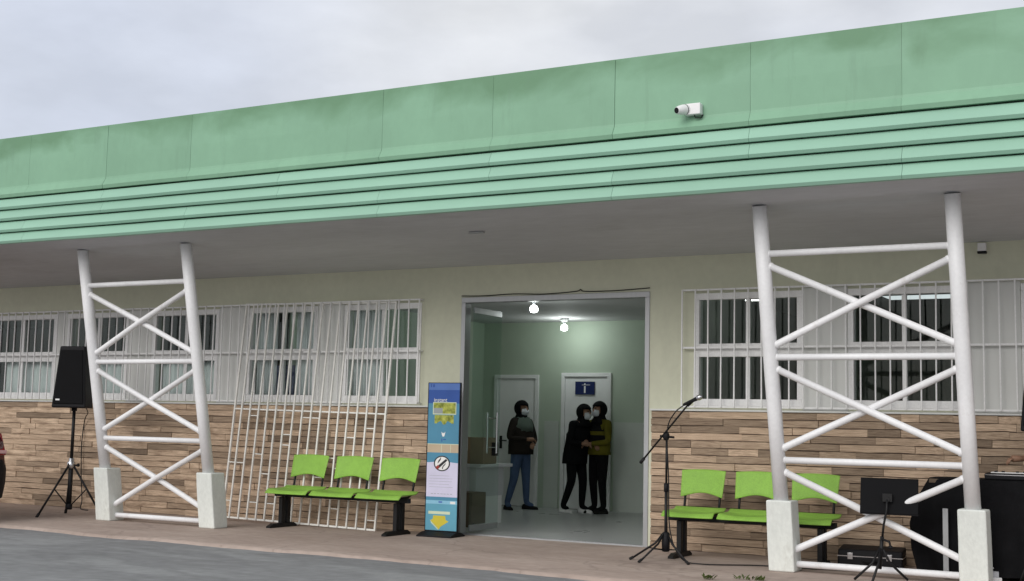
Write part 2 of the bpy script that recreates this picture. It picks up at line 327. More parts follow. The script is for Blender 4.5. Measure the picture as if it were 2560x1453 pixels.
bm = BM(); box(bm, XL-.2, XR+.2, -2.39, -2.27, 4.647, 4.655); obj('coping', bm, M['fascia'], B)
zs_ = [3.885, 3.745, 3.604, 3.464]
for z in zs_:
    x = SX0 + random.choice((0, PW)); 
    while x < XR+.2 - PW:
        ln = PW*2; bm = BM(); x1 = min(x+ln, SX0+PW*np_)
        bot = z - .131
        prism(bm, [(-2.352, z-.004), (-2.412, z-.002), (-2.458, bot+.032), (-2.461, bot+.026), (-2.443, bot-.001), (-2.355, bot+.004), (-2.335, bot+.004), (-2.335, z-.004)], 'x', x+.0015, x1-.0015)
        bmesh.ops.subdivide_edges(bm, edges=[e for e in bm.edges if abs(e.verts[0].co.x-e.verts[1].co.x) > .5], cuts=6, use_grid_fill=True)
        for v in bm.verts:
            w = .004*mnoise.noise((v.co.x*.8, z*9, 2)); v.co.z += w; v.co.y += .5*w
        obj('fascia_slat', bm, M['slat'], B); x = x1
# stone strip wainscot
for nm, a, b in (('stone_backing', XL, -.045), ('stone_backing', 2.445, XR)):
    bm = BM(); box(bm, a, b, -.022, .0, -.03, 1.462); obj(nm, bm, M['mortar'], B)
STONE = mat('stone_strip', (.345, .235, .16), .85, .35, 5.5, (.6, 1, 4.0), bump=.5, bscale=22, rand=.42, col2=(.62, .475, .345), spec=.25, fine=.10)
stone_me = []
for k in range(12):
    bm = BM(); box(bm, -.5, .5, -.5, .5, -.5, .5)
    bmesh.ops.subdivide_edges(bm, edges=[e for e in bm.edges if abs(e.verts[0].co.x-e.verts[1].co.x) > .5], cuts=4, use_grid_fill=True)
    ph = random.uniform(0, 90)
    for v in bm.verts:
        if v.co.y < 0: v.co.y += .22*mnoise.noise((v.co.x*3, v.co.z*1.5, ph))
        s = 1 if v.co.z > 0 else -1
        v.co.z += .13*mnoise.noise((v.co.x*2.4, s*5, ph+3)) - s*.03
        if v.co.y < -.2: v.co.z *= .95; v.co.x *= .9985
    bmesh.ops.recalc_face_normals(bm, faces=bm.faces)
    me = bpy.data.meshes.new('stone'); bm.to_mesh(me); bm.free(); me.materials.append(STONE); stone_me.append(me)
ROWS = 19; rh = 1.462/ROWS
strips = []
for side, (a, b) in enumerate(((XL, -.045), (2.445, XR))):
    z = 0.0
    for r in range(ROWS):
        x = b if side == 0 else a
        while (x > a+.01) if side == 0 else (x < b-.01):
            ln = random.choice((.34, .45, .55, .7, .9)) * random.uniform(.9, 1.1)
            if random.random() < .10: ln *= .45
            if r == 0 or random.random() < .2: ln *= 1.25
            x2 = max(a, x-ln) if side == 0 else min(b, x+ln)
            if (x2-a < .2 if side == 0 else b-x2 < .2): x2 = a if side == 0 else b
            lo, hi = min(x, x2), max(x, x2)
            strips.append(((lo+hi)/2, hi-lo, z+rh/2, random.uniform(.020, .038)))
            x = x2
        z += rh
vis = [s for s in strips if -8.35 < s[0] < 6.75]; vis.sort(key=lambda s: -s[1]*abs(14.9/math.hypot(s[0]-7.8, 12.9))**3)
vis = vis[:298]; vset = set(vis); rest = [s for s in strips if s not in vset]
for s in vis:
    inst('stone', random.choice(stone_me), B, (s[0], -.016-s[3]/2, s[2]), (s[1]-.0025, s[3], rh-.0018), (0, random.gauss(0, .0015), 0))
bm = BM()
for s in rest: box(bm, s[0]-s[1]/2+.002, s[0]+s[1]/2-.002, -.016-s[3], -.016, s[2]-rh/2+.0015, s[2]+rh/2-.0015)
o = obj('small_stone_strips', bm, STONE, B); o['kind'] = 'stuff'
for a, b in ((XL, -.03), (2.43, XR)):
    bm = BM(); box(bm, a, b, -.066, .0, 1.463, 1.483); obj('wainscot_ledge', bm, M['infill'], B, bevel=.004)
# white infill between the windows
def infill(a, b):
    bm = BM(); box(bm, a, b, -.012, .0, 1.486, 2.745); obj('infill_panel', bm, M['infill'], B)
ws = sorted(WIN_L); [infill(ws[i][1]+.004, ws[i+1][0]-.004) for i in range(len(ws)-1)]
[infill(WIN_R[i][1]+.004, WIN_R[i+1][0]-.004) for i in range(len(WIN_R)-1)]
# windows
def window(a, b):
    fr = BM(); w = .055; zm0, zm1 = 2.04, 2.18; xm = (a+b)/2; y0, y1 = -.018, .10
    box(fr, a, b, y0, y1, ZB, ZB+.075); box(fr, a, b, y0, y1, ZT-.07, ZT); box(fr, a+.001, b-.001, y0+.004, y1, zm0, zm1)
    for xx in (a, b-w): box(fr, xx, xx+w, y0+.002, y1, ZB+.0755, ZT-.0705)
    f = obj('window', fr, M['white_metal'], B, bevel=.004)
    for za, zb in ((ZB+.075, zm0), (zm1, ZT-.07)):
        s = BM(); box(s, xm-.022, xm+.022, .012, .06, za, zb); obj('mullion', s, M['white_metal'], f)
        for xa, xb in ((a+w, xm-.022), (xm+.022, b-w)):
            g = BM(); box(g, xa, xb, .035, .041, za, zb); obj('pane', g, M['glass'], f)
for a, b in WIN_L + WIN_R: window(a, b)
# security grilles on the facade
bar_bm = BM(); box(bar_bm, -.0068, .0068, -.0068, .0068, -.5, .5)
bar_me = bpy.data.meshes.new('bar'); bar_bm.to_mesh(bar_me); bar_bm.free(); bar_me.materials.append(M['white_metal'])
def facade_grille(x0, x1, step=.147):
    bm = BM(); y = -.075
    for z, h in ((1.51, .018), (2.135, .02), (2.752, .018)): box(bm, x0, x1, y-.009, y+.009, z-h/2, z+h/2)
    for x in (x0, x1):
        for z in (1.51, 2.135, 2.752): box(bm, x-.008, x+.008, y+.0095, -.001, z-.008, z+.008)
    g = obj('window_grille', bm, M['white_metal'], B)
    n = round((x1-x0)/step)
    for i in range(n+1):
        inst('bar', bar_me, g, (x0+(x1-x0)*i/n, y-.017 - random.uniform(0, .002), 2.131), (1, 1, 1.252), (0, random.gauss(0, .003), 0))
facade_grille(-9.6, -.54); facade_grille(2.81, 8.2)
# lobby and rooms behind
def slab(nm, x0, x1, y0, y1, z0, z1, m, **k):
    bm = BM(); box(bm, x0, x1, y0, y1, z0, z1); return obj(nm, bm, m, B, **k)
slab('lobby_floor', -2.7, 4.2, .0, 5.0, -.05, .004, M['lobby_floor'])
slab('lobby_ceiling', -2.7, 4.2, .18, 5.0, 2.90, 2.96, M['lobby_ceiling'])
D1, D2 = (-2.36, -1.56), (-1.07, -.40)
bk = wall_open(-2.7, 4.2, 0, 2.9, 5.0, 5.12, [(D1[0], D1[1], -.01, 2.07), (D2[0]-.09, D2[1]+.09, -.01, 2.10)])
obj('lobby_back_wall', bk, M['lobby_green'], B)
slab('lobby_side_wall', -2.70, -2.58, .18, 5.0, .005, 2.9, M['lobby_green'])
slab('lobby_side_wall', 4.2, 4.3, .18, 5.0, -.05, 2.9, M['lobby_green'])
slab('dado_panel', -1.45, -1.20, 4.985, 5.0, .005, 1.35, M['dado'])
slab('dado_panel', -.26, 4.2, 4.985, 5.0, .005, 1.35, M['dado'])
for a, b in (D1, (D2[0]-.09, D2[1]+.09)):
    bm = BM(); top = 2.07 if a == D1[0] else 2.10
    box(bm, a, a+.06, 4.97, 5.08, .004, top-.06); box(bm, b-.06, b, 4.97, 5.08, .004, top-.06); box(bm, a, b, 4.97, 5.08, top-.06, top)
    dr = obj('door_frame', bm, M['lobby_white'], B, bevel=.004)
    bm = BM(); box(bm, a+.063, b-.063, 5.0, 5.04, .012, top-.063); obj('door_leaf', bm, M['lobby_white'], dr, bevel=.003)
    hx = a + .13
    bm = BM(); box(bm, hx-.022, hx+.022, 4.988, 5.0, .90, 1.10); tube(bm, [(hx, 4.985, 1.03), (hx, 4.95, 1.03), (hx+.13, 4.945, 1.025)], .010, 8); obj('door_handle', bm, M['black_metal'], dr)
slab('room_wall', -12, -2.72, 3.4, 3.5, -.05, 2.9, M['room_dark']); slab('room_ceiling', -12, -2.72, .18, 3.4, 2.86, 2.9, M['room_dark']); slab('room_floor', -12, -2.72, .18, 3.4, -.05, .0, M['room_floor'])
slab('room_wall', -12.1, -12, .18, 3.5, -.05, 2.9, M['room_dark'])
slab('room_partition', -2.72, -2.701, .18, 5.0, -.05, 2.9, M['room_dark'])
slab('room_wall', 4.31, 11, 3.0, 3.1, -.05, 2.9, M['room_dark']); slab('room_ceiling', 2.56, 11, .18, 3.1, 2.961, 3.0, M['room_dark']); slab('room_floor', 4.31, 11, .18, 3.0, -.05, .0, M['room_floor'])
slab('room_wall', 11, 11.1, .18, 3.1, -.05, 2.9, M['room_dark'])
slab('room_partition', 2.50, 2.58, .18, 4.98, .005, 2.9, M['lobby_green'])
# entrance frame and open glass leaf
bm = BM(); box(bm, .0, .055, -.012, .12, 0, 2.70); box(bm, 2.345, 2.40, -.012, .12, 0, 2.70); box(bm, .0, 2.40, -.012, .12, 2.70, 2.763)
fr = obj('entrance_frame', bm, M['alu'], B, bevel=.004)
bm = BM(); box(bm, .06, 2.34, .02, .07, .004, .016); obj('threshold', bm, M['alu'], fr)
def leaf(x):
    LE = .80; bm = BM(); box(bm, x+.005, x+.015, .135, LE+.01, .04, 2.65); d = obj('glass_door', bm, M['door_glass'], B)
    for za, zb in ((.03, .10), (2.59, 2.66)):
        bm = BM(); box(bm, x-.004, x+.024, .15, LE, za, zb); obj('rail', bm, M['alu'], d, bevel=.003)
    for s, xx in ((1, x+.085), (-1, x-.047)):
        bm = BM(); tube(bm, [(xx, .62, .93), (xx, .62, 1.42)], .014, 10)
        for z in (1.0, 1.35): tube(bm, [(xx, .62, z), (x+.019, .62, z)], .008, 8)
        obj('pull_handle', bm, M['chrome'], d, smooth=True)
    bm = BM(); box(bm, x-.004, x+.042, .66, .74, .90, 1.06); obj('lock_plate', bm, M['black_metal'], d)
leaf(.075); leaf(2.29)
bm = BM(); box(bm, 1.02, 1.20, -1.60, -1.57, 3.247, 3.262); obj('soffit_vent', bm, M['alu'], B)

# ------------------------------------------------------------------ small fixtures on the building
t = thing('wall_sensor', 'small white sensor with dark lens high on the wall at the right', 'sensor', (5.86, 0, 3.04))
bm = BM(); box(bm, -.04, .04, -.05, .0, 0, .08); obj('housing', bm, M['white_pl'], t, bevel=.006)
bm = BM(); box(bm, -.042, .042, -.054, -.004, -.022, .0); obj('lens_cover', bm, M['black_plastic'], t, bevel=.004)
t = thing('security_camera', 'white bullet security camera mounted on the green fascia', 'camera', (3.81, -2.405, 4.088)); t.scale = (.86, .86, .86)
bm = BM(); box(bm, -.075, .095, -.085, -.001, -.055, .062); obj('mounting_box', bm, M['white_pl'], t, bevel=.008)
d = Vector((-.42, -.86, -.24)).normalized(); p1 = Vector((-.055, -.060, .010))
def along(prof): return [p1 + d*z for _, z in prof], [q for q, _ in prof]
bm = BM(); P_, R_ = along([(.046, -.02), (.054, .02), (.054, .06), (.047, .11), (.038, .14), (.034, .15)]); tube(bm, P_, R_, 20); br = obj('barrel', bm, M['white_pl'], t, smooth=True)
bm = BM(); tube(bm, [p1 + d*.146, p1 + d*.153], .031, 18); obj('lens', bm, M['black_plastic'], br)
bm = BM(); tube(bm, [p1 + d*.028, p1 + d*.036], .0555, 16); obj('joint_ring', bm, M['black_metal'], t)
bm = BM(); tube(bm, [(.02, -.04, -.055), (.03, -.05, -.085), (.085, -.03, -.09), (.098, -.004, -.05)], .006, 8); obj('wire', bm, M['black_metal'], t)
def wire(nm, pts, r, label, cat, m='black_metal', group=None):
    bm = BM(); P = [Vector(p) for p in pts]; out = []
    for i in range(len(P)-1):
        p0, p1, p2, p3 = P[max(i-1, 0)], P[i], P[i+1], P[min(i+2, len(P)-1)]
        for k in range(6):
            u = k/6; out.append(.5*((2*p1) + (p2-p0)*u + (2*p0-5*p1+4*p2-p3)*u*u + (3*p1-p0-3*p2+p3)*u**3))
    out.append(P[-1]); tube(bm, out, r, 8)
    return tag(obj(nm, bm, M[m], smooth=True), label, cat, group)
wire('cable', [(.0, -.012, 2.782), (.3, -.014, 2.775), (.7, -.014, 2.785), (1.1, -.013, 2.772), (1.5, -.014, 2.79), (1.56, -.016, 2.81), (1.62, -.014, 2.786), (2.0, -.014, 2.783), (2.40, -.014, 2.80)], .0055, 'dark cable sagging along the top of the entrance', 'cable')

# ------------------------------------------------------------------ lattice towers under the canopy
def lattice(x0, label):
    w, T, ay, ax = 1.672, 1.24, .1925, -.0163
    t = thing('lattice_column', label, 'column', (x0, -T, 0), 0, 'white lattice columns holding up the canopy')
    A = lambda k, z: Vector((k*w + ax*z, -ay*z, z))
    for k in (0, 1):
        bm = BM(); ztop = 3.29; tube(bm, [A(k, .55), A(k, 1.5), A(k, 2.4), A(k, ztop)], [.067, .067, .067, .067], 24); obj('post', bm, M['tower'], t)
        bm = BM(); s0 = .122; cx = k*w - .01
        c = A(k, .64); lo = [(cx-s0, -s0), (cx+s0, -s0), (cx+s0, s0), (cx-s0, s0)]
        vl = [bm.verts.new((x, y, 0)) for x, y in lo]; vh = [bm.verts.new((c.x+(x-cx)*.96, c.y+y*.96+.03, .645)) for x, y in lo]
        bm.faces.new(vl[::-1]); bm.faces.new(vh)
        for i in range(4): bm.faces.new((vl[i], vl[(i+1)%4], vh[(i+1)%4], vh[i]))
        bmesh.ops.subdivide_edges(bm, edges=bm.edges[:], cuts=4, use_grid_fill=True)
        for v in bm.verts:
            v.co += Vector((mnoise.noise(v.co*3+Vector((k*9+x0, 0, 0))), mnoise.noise(v.co*3+Vector((0, 5, x0))), 0))*.007
        obj('concrete_base', bm, M['block'], t, bevel=.014, segs=3)
    zr = (.07, 1.011, 1.938, 2.862)
    for z in zr:
        bm = BM(); a_, b_ = A(0, z) + Vector((.058, 0, 0)), A(1, z) - Vector((.058, 0, 0)); dx = Vector((.006, 0, 0))
        tube(bm, [a_, a_+dx*.6, a_+dx*1.6, a_+dx*2.2, b_-dx*2.2, b_-dx*1.6, b_-dx*.6, b_], [.032, .037, .036, .030, .030, .036, .037, .032], 18); obj('rung', bm, M['tower'], t)
    for i in range(3):
        za, zb = zr[i]+.085, zr[i+1]-.085
        for s, oy in ((0, .024), (1, -.024)):
            a, b = (A(0, za), A(1, zb)) if s else (A(0, zb), A(1, za))
            d = (b-a).normalized(); mid = (a+b)/2 + Vector((0, -oy if i == 1 else oy, 0))
            bm = BM(); tube(bm, [a+d*.055, a+d*.075, a+d*.083, a+d*.088, mid, b-d*.088, b-d*.083, b-d*.075, b-d*.055], [.036, .0375, .036, .032, .032, .032, .036, .0375, .036], 18); obj('brace', bm, M['tower'], t)
    return t
lattice(-4.25, 'white steel lattice column on concrete bases beside the tripod loudspeaker')
lattice(4.291, 'white steel lattice column straddling the bench and music stand')

# ------------------------------------------------------------------ leaning grille
t = thing('leaning_grille', 'loose cream barred window grille leaning against the wall behind bench', 'grille', (-3.29, -.30, .035))
lean = math.atan2(.245, 2.74); sl_ = rad(.9)
t.rotation_euler = (-lean, sl_, 0)
GW, GH = 2.36, 2.75
bm = BM()
for a, b, c, d in ((0, GW, 0, .022), (0, GW, GH-.022, GH), (0, GW, 1.372, 1.389)): box(bm, a, b, -.011, .011, c, d)
for x in (0, GW-.022): box(bm, x, x+.022, -.0112, .0108, .022, GH-.022)
obj('frame', bm, M['cream_metal'], t)
gb = BM(); box(gb, -.0098, .0098, -.0085, .0085, -.5, .5); gme = bpy.data.meshes.new('bar'); gb.to_mesh(gme); gb.free(); gme.materials.append(M['cream_metal'])
nb = 17; st = GW/nb
for i in range(1, nb): inst('bar', gme, t, (i*st+.003, -.0200, GH/2), (1, 1, GH-.01), (0, random.gauss(0, .003), 0))
gc = BM(); box(gc, -.5, .5, -.006, .006, -.006, .006); gcm = bpy.data.meshes.new('crosspiece'); gc.to_mesh(gcm); gc.free(); gcm.materials.append(M['cream_metal'])
for i in range(nb):
    for z in random.sample([.12, .22, .34, .46, .58, .70, .82, .95, 1.08, 1.2, 1.3], 1 + (i % 3 == 0)):
        inst('crosspiece', gcm, t, (i*st+st/2, -.0045, z), (st-.012, 1, 1))

# ------------------------------------------------------------------ benches
def bench(loc, L, label, rz=0):
    """three linked seats; local x along the bench, y=0 at the seat middle, front is -y"""
    t = thing('waiting_bench', label, 'bench', loc, rz, 'green three-seat waiting benches')
    n = 3; pitch = L/n; sw = pitch*.93
    bm = BM(); box(bm, -.10+.12, L-.02, -.03, .03, .36, .415); obj('beam', bm, M['black_metal'], t, bevel=.004)
    for i in range(n):
        cx = pitch*(i+.5)
        bm = BM(); NX, NY = 10, 8; g = []
        for j in range(NY+1):
            for q in range(NX+1):
                u, v = q/NX*2-1, j/NY
                x = cx + u*sw/2*(1-.05*(1-v)*0); y = -.24 + .43*v
                z = .455 - .028*(1-u*u)*sin(pi*min(1, v*1.0))**.7 - .05*max(0, (.18-v)/.18)**2 + .03*max(0, (v-.8)/.2)**2
                if abs(u) > .85 and v < .15: y += .02
                g.append(bm.verts.new((x, y, z)))
        for j in range(NY):
            for q in range(NX):
                a = j*(NX+1)+q; bm.faces.new((g[a], g[a+1], g[a+NX+2], g[a+NX+1])).smooth = True
        o = obj('seat', bm, M['green_seat'], t); s = o.modifiers.new('thickness', 'SOLIDIFY'); s.thickness = .013; s.offset = 0
        o.modifiers.new('bevel', 'BEVEL').width = .004
        bm = BM(); g = []; bw = sw*.86
        for j in range(9):
            for q in range(13):
                u, v = q/12*2-1, j/8
                zlow = .585 + .045*max(0, cos(u*pi*.5))**1.2; zhi = .865 - .012*u*u
                z = zlow + (zhi-zlow)*v
                x = cx + u*bw/2*(.96+.06*v); y = .195 + .075*v + .03*(1-u*u)
                g.append(bm.verts.new((x, y, z)))
        for j in range(8):
            for q in range(12):
                a = j*13+q; bm.faces.new((g[a], g[a+1], g[a+14], g[a+13])).smooth = True
        o = obj('backrest', bm, M['green_seat'], t); s = o.modifiers.new('thickness', 'SOLIDIFY'); s.thickness = .012; s.offset = 0
        o.modifiers.new('bevel', 'BEVEL').width = .004
        for sgn in (-1, 1):
            bx = cx + sgn*bw*.40; bm = BM()
            tube(bm, [(bx, -.02, .415), (bx, .12, .42), (bx, .205, .46), (bx, .235, .60), (bx, .255, .72)], .013, 10)
            obj('back_bracket', bm, M['black_metal'], t, smooth=True)
    for x in (.16, L-.16):
        bm = BM()
        for y in (-.055, .055): box(bm, x-.025, x+.025, y-.03, y+.03, .05, .36)
        lg = obj('leg', bm, M['black_metal'], t, bevel=.004)
        bm = BM(); prism(bm, [(-.30, .0), (.21, .0), (.21, .02), (.15, .05), (-.22, .05), (-.30, .022)], 'x', x-.032, x+.032); obj('foot', bm, M['black_metal'], lg, bevel=.005)
    return t
bench((-2.25, -.55, 0), 1.97, 'green plastic three-seat bench in front of the leaning grille')
bench((2.885, -.66, 0), 1.74, 'green plastic three-seat bench behind the boom microphone stand')

# ------------------------------------------------------------------ banner totem
t = thing('banner_stand', 'tall blue information banner in black frame left of the entrance', 'banner', (0.015, -.36, 0), rad(4))
C_ = lambda n, c: mat(n, c, .35, .06, 4, spec=.4)
pm = {'royal': C_('print_royal_blue', (.025, .085, .34)), 'mid': C_('print_mid_blue', (.085, .18, .48)), 'teal': C_('print_teal', (.075, .25, .38)), 'teal2': C_('print_light_teal', (.12, .36, .48)),
      'lav': C_('print_lavender', (.62, .60, .76)), 'tan': C_('print_tan', (.50, .40, .28)), 'yel': C_('print_yellow', (.62, .52, .05)), 'olive': mat('print_foliage', (.28, .34, .03), .4, .5, 22, col2=(.52, .55, .10)),
      'pale': C_('print_pale', (.62, .70, .50)), 'wht': C_('print_white', (.80, .80, .78)), 'blk': C_('print_black', (.02, .02, .025)), 'red': C_('print_red', (.32, .04, .03)), 'grey': C_('print_grey', (.30, .33, .34)), 'sky': C_('print_sky', (.25, .52, .68))}
BW, BH = .40, 1.745
bm = BM(); box(bm, -BW/2-.012, BW/2+.012, -.012, .018, .05, BH); obj('frame', bm, M['black_plastic'], t, bevel=.004)
bm = BM(); prism(bm, [(-.19, 0), (.17, 0), (.17, .015), (.06, .05), (-.06, .05), (-.19, .018)], 'x', -BW/2-.02, BW/2+.02); obj('base', bm, M['black_plastic'], t, bevel=.004)
bm = BM(); tube(bm, [(0, .14, .02), (0, .03, 1.0)], .010, 8); obj('support_strut', bm, M['black_metal'], t)
mats = list(pm.values()); mi = {k: i for i, k in enumerate(pm)}
bm = BM(); F = -.0125; yq = [F-.0015]
def vz(p): return BH - (p-66)/(1330-66)*(BH-.055)     # row of the enlarged photo -> height
def vx(p): return (p-238)/126*BW/2
def rect(a, b, c, d, k, lv=0): box(bm, vx(a), vx(b), F-.001-lv*.001, F, vz(d), vz(c), mi[k])
def poly(pts, k, lv=1): prism(bm, [(vx(x), vz(y)) for x, y in pts], 'y', F-.001-lv*.001, F-.0005, mi[k])
rect(112, 364, 72, 130, 'mid'); rect(112, 364, 130, 245, 'royal'); rect(112, 364, 245, 590, 'teal'); rect(112, 364, 590, 595, 'pale'); rect(112, 364, 595, 665, 'tan'); rect(112, 364, 665, 750, 'teal')
rect(112, 364, 750, 1040, 'lav'); rect(112, 364, 1040, 1070, 'teal'); rect(112, 364, 1070, 1100, 'sky'); rect(112, 364, 1100, 1322, 'teal2')
rect(128, 136, 80, 106, 'royal', 1); rect(146, 160, 82, 106, 'royal', 1)
rect(150, 340, 235, 340, 'pale', 1); rect(156, 334, 241, 285, 'olive', 2); rect(156, 230, 285, 332, 'grey', 2); rect(230, 334, 285, 332, 'olive', 2)
rnd = random.Random(3)
poly([(165, 345)] + [(165+155*i/9, 345) for i in range(1, 10)] + [(322-157*i/9, 425-rnd.choice((0, 8, 22, 30))) for i in range(10)], 'olive')
poly([(224, 486), (234, 500), (240, 496), (246, 500), (256, 486), (252, 512), (246, 528), (234, 528), (228, 512)], 'wht')
rect(226, 232, 545, 572, 'royal', 1); rect(240, 262, 548, 555, 'royal', 1)
rect(226, 229, 597, 664, 'pale', 1); rect(300, 303, 597, 664, 'pale', 1)
poly([(112, 760)] + [(112+252*i/12, 752-10*sin(pi*i/12)) for i in range(13)] + [(364, 760)], 'lav', 1)
ci = lambda r, n=28: [(235+r*cos(2*pi*i/n)*.97, 757+r*sin(2*pi*i/n)*.97) for i in range(n)]
poly(ci(68), 'blk', 2); poly(ci(58), 'wht', 3)
poly([(190, 790), (268, 716), (280, 730), (204, 806)], 'blk', 4); poly([(184, 790), (204, 770), (218, 786), (200, 808)], 'red', 5)
poly([(200, 760), (206, 735), (222, 712), (228, 700), (226, 724), (212, 745)], 'blk', 4); poly([(236, 800), (244, 776), (268, 752), (262, 768), (248, 784), (242, 806)], 'blk', 4)
for q in range(7): rect(150+26*q, 164+26*q+rnd.randint(0, 6), 1012, 1016, 'grey', 1)
for r_ in (860, 884, 908, 932, 956): rect(135, 335-rnd.randint(0, 40), r_, r_+2, 'grey', 1)
rect(310, 350, 1076, 1096, 'wht', 1); rect(215, 245, 1076, 1090, 'mid', 1); rect(135, 310, 1162, 1186, 'pale', 1)
poly([(176, 1198), (272, 1198), (276, 1232), (300, 1245), (238, 1290), (222, 1314), (206, 1296), (152, 1240), (172, 1228)], 'yel')
poly([(150, 1236), (158, 1248), (205, 1298), (222, 1316), (214, 1316), (160, 1262)], 'pale', 2)
obj('poster', bm, mats, t)
def text_mesh(s, size, m, parent, loc, rot=(pi/2, 0, 0), ext=.0006):
    c = bpy.data.curves.new('lettering', 'FONT'); c.body = s; c.size = size; c.extrude = ext; c.resolution_u = 2; c.align_x = 'LEFT'
    o = link(bpy.data.objects.new('lettering', c)); dg = bpy.context.evaluated_depsgraph_get(); me = bpy.data.meshes.new_from_object(o.evaluated_get(dg)); bpy.data.objects.remove(o)
    me.materials.clear(); me.materials.append(m); o = inst('lettering', me, parent, loc, rot=rot); return o
text_mesh('instant', .064, pm['wht'], t, (vx(156), F-.0025, vz(231)))

# ------------------------------------------------------------------ loudspeakers on tripods
def speaker_stand(loc, hgt, rz, label):
    t = thing('speaker_stand', label, 'speaker stand', loc, rz, 'tripod stands under the loudspeakers')
    bm = BM(); tube(bm, [(0, 0, .10), (0, 0, .70)], .030, 14); tube(bm, [(0, 0, .70), (0, 0, hgt)], .021, 14); obj('pole', bm, M['black_metal'], t)
    bm = BM(); lathe(bm, [(.03, .60), (.05, .605), (.05, .68), (.035, .69), (.035, .73), (.022, .735)], n=14); obj('collar', bm, M['chrome'], t)
    bm = BM(); tube(bm, [(.03, 0, .64), (.085, 0, .645)], .012, 8); ball(bm, (.095, 0, .645), .022, 10, 6); obj('knob', bm, M['black_plastic'], t)
    for k in range(3):
        a = 2*pi*k/3; c, s = cos(a), sin(a); P = lambda r, z: (c*r, s*r, z)
        bm = BM(); tube(bm, [P(.04, .63), P(.44, .02)], .014, 8); lg = obj('leg', bm, M['black_metal'], t)
        bm = BM(); tube(bm, [P(.425, .045), P(.455, .0)], .019, 8); obj('rubber_foot', bm, M['tyre'], lg)
        bm = BM(); tube(bm, [P(.02, .13), P(.225, .345)], .008, 6); obj('brace', bm, M['black_metal'], t)
    bm = BM(); lathe(bm, [(.03, .08), (.042, .085), (.042, .15), (.03, .155)], n=12); obj('lower_collar', bm, M['black_plastic'], t)
    return t
def loudspeaker(loc, rz, label, h=.79):
    t = thing('loudspeaker', label, 'loudspeaker', loc, rz, 'black loudspeakers on tripods'); bm = BM()
    w0, w1, d = .235, .172, .34
    lo = [(-w0, -d/2), (w0, -d/2), (w0*.72, d/2), (-w0*.72, d/2)]; hi = [(-w1, -d/2+.03), (w1, -d/2+.03), (w1*.72, d/2-.03), (-w1*.72, d/2-.03)]
    vl = [bm.verts.new((x, y, 0)) for x, y in lo]; vh = [bm.verts.new((x, y, h)) for x, y in hi]
    bm.faces.new(vl[::-1]); bm.faces.new(vh)
    for i in range(4): bm.faces.new((vl[i], vl[(i+1)%4], vh[(i+1)%4], vh[i]))
    obj('cabinet', bm, M['black_plastic'], t, bevel=.018, segs=3)
    bm = BM(); f = -d/2-.004; A = [(-w0+.03, .05), (w0-.03, .05), (w1-.02, h-.05), (-w1+.02, h-.05)]
    vs_ = [bm.verts.new((x, -d/2 + .03*z/h - .002, z)) for x, z in A] + [bm.verts.new((x, -d/2 + .03*z/h - .014, z)) for x, z in A]
    bm.faces.new(vs_[4:]); bm.faces.new(vs_[:4][::-1])
    for i in range(4): bm.faces.new((vs_[i], vs_[(i+1)%4], vs_[4+(i+1)%4], vs_[4+i]))
    g = obj('front_grille', bm, M['black_matte'], t, bevel=.006)
    bm = BM(); box(bm, -w0+.065, -w0+.12, -d/2-.0135, -d/2-.009, .092, .112); obj('badge', bm, M['white_pl'], g)
    bm = BM(); lathe(bm, [(.035, -.04), (.035, .0)], n=14); obj('pole_socket', bm, M['black_plastic'], t)
    return t
SPK = (-5.12, -1.12)
speaker_stand((*SPK, 0), 1.40, rad(22), 'black tripod stand holding the loudspeaker at the left end')
loudspeaker((SPK[0], SPK[1], 1.375), rad(20), 'black loudspeaker on tripod left of the lattice column')
speaker_stand((6.52, -.72, 0), 1.33, rad(50), 'black tripod stand at the right beyond the draped table')
loudspeaker((6.53, -.72, 1.315), rad(-8), 'black loudspeaker at the right edge above the draped table')
wire('cable', [(SPK[0]-.05, -.95, 1.44), (-5.7, -.35, 1.33), (-6.03, -.09, 1.22), (-6.07, -.085, .9), (-6.05, -.085, .5), (-6.0, -.09, .12), (-5.9, -.2, .012), (-5.6, -.35, .012)], .007, 'thin black cable dropping behind the tripod loudspeaker', 'cable')

# ------------------------------------------------------------------ boom microphone stand and microphone
MS = Vector((3.09, -1.20, 0))
t = thing('microphone_stand', 'black boom microphone stand on folding tripod before the right bench', 'microphone stand', MS, 0)
bm = BM(); tube(bm, [(0, 0, .10), (0, 0, .70)], .016, 12); tube(bm, [(0, 0, .70), (0, 0, 1.19)], .011, 12); obj('upright', bm, M['black_metal'], t)
bm = BM(); lathe(bm, [(.012, .66), (.024, .665), (.024, .74), (.012, .745)], n=12); obj('clutch', bm, M['black_plastic'], t)
bm = BM(); lathe(bm, [(.02, .09), (.036, .095), (.040, .17), (.036, .27), (.022, .28)], n=12); obj('hub', bm, M['black_plastic'], t)
for a in (200, 245, 330):
    c, s = cos(rad(a)), sin(rad(a)); bm = BM(); tube(bm, [(c*.03, s*.03, .26), (c*.10, s*.10, .17), (c*.33, s*.33, .015)], .010, 8); lg = obj('leg', bm, M['black_metal'], t)
    bm = BM(); tube(bm, [(c*.31, s*.31, .03), (c*.35, s*.35, .008)], .014, 8); obj('rubber_foot', bm, M['tyre'], lg)
    bm = BM(); tube(bm, [(c*.03, s*.03, .11), (c*.17, s*.17, .125)], .006, 6); obj('brace', bm, M['black_metal'], t)
bm = BM(); ball(bm, (0, -.015, 1.20), (.036, .03, .045), 12, 8); tube(bm, [(-.06, -.02, 1.20), (.085, -.02, 1.19)], .011, 8); obj('swivel', bm, M['black_plastic'], t, smooth=True)
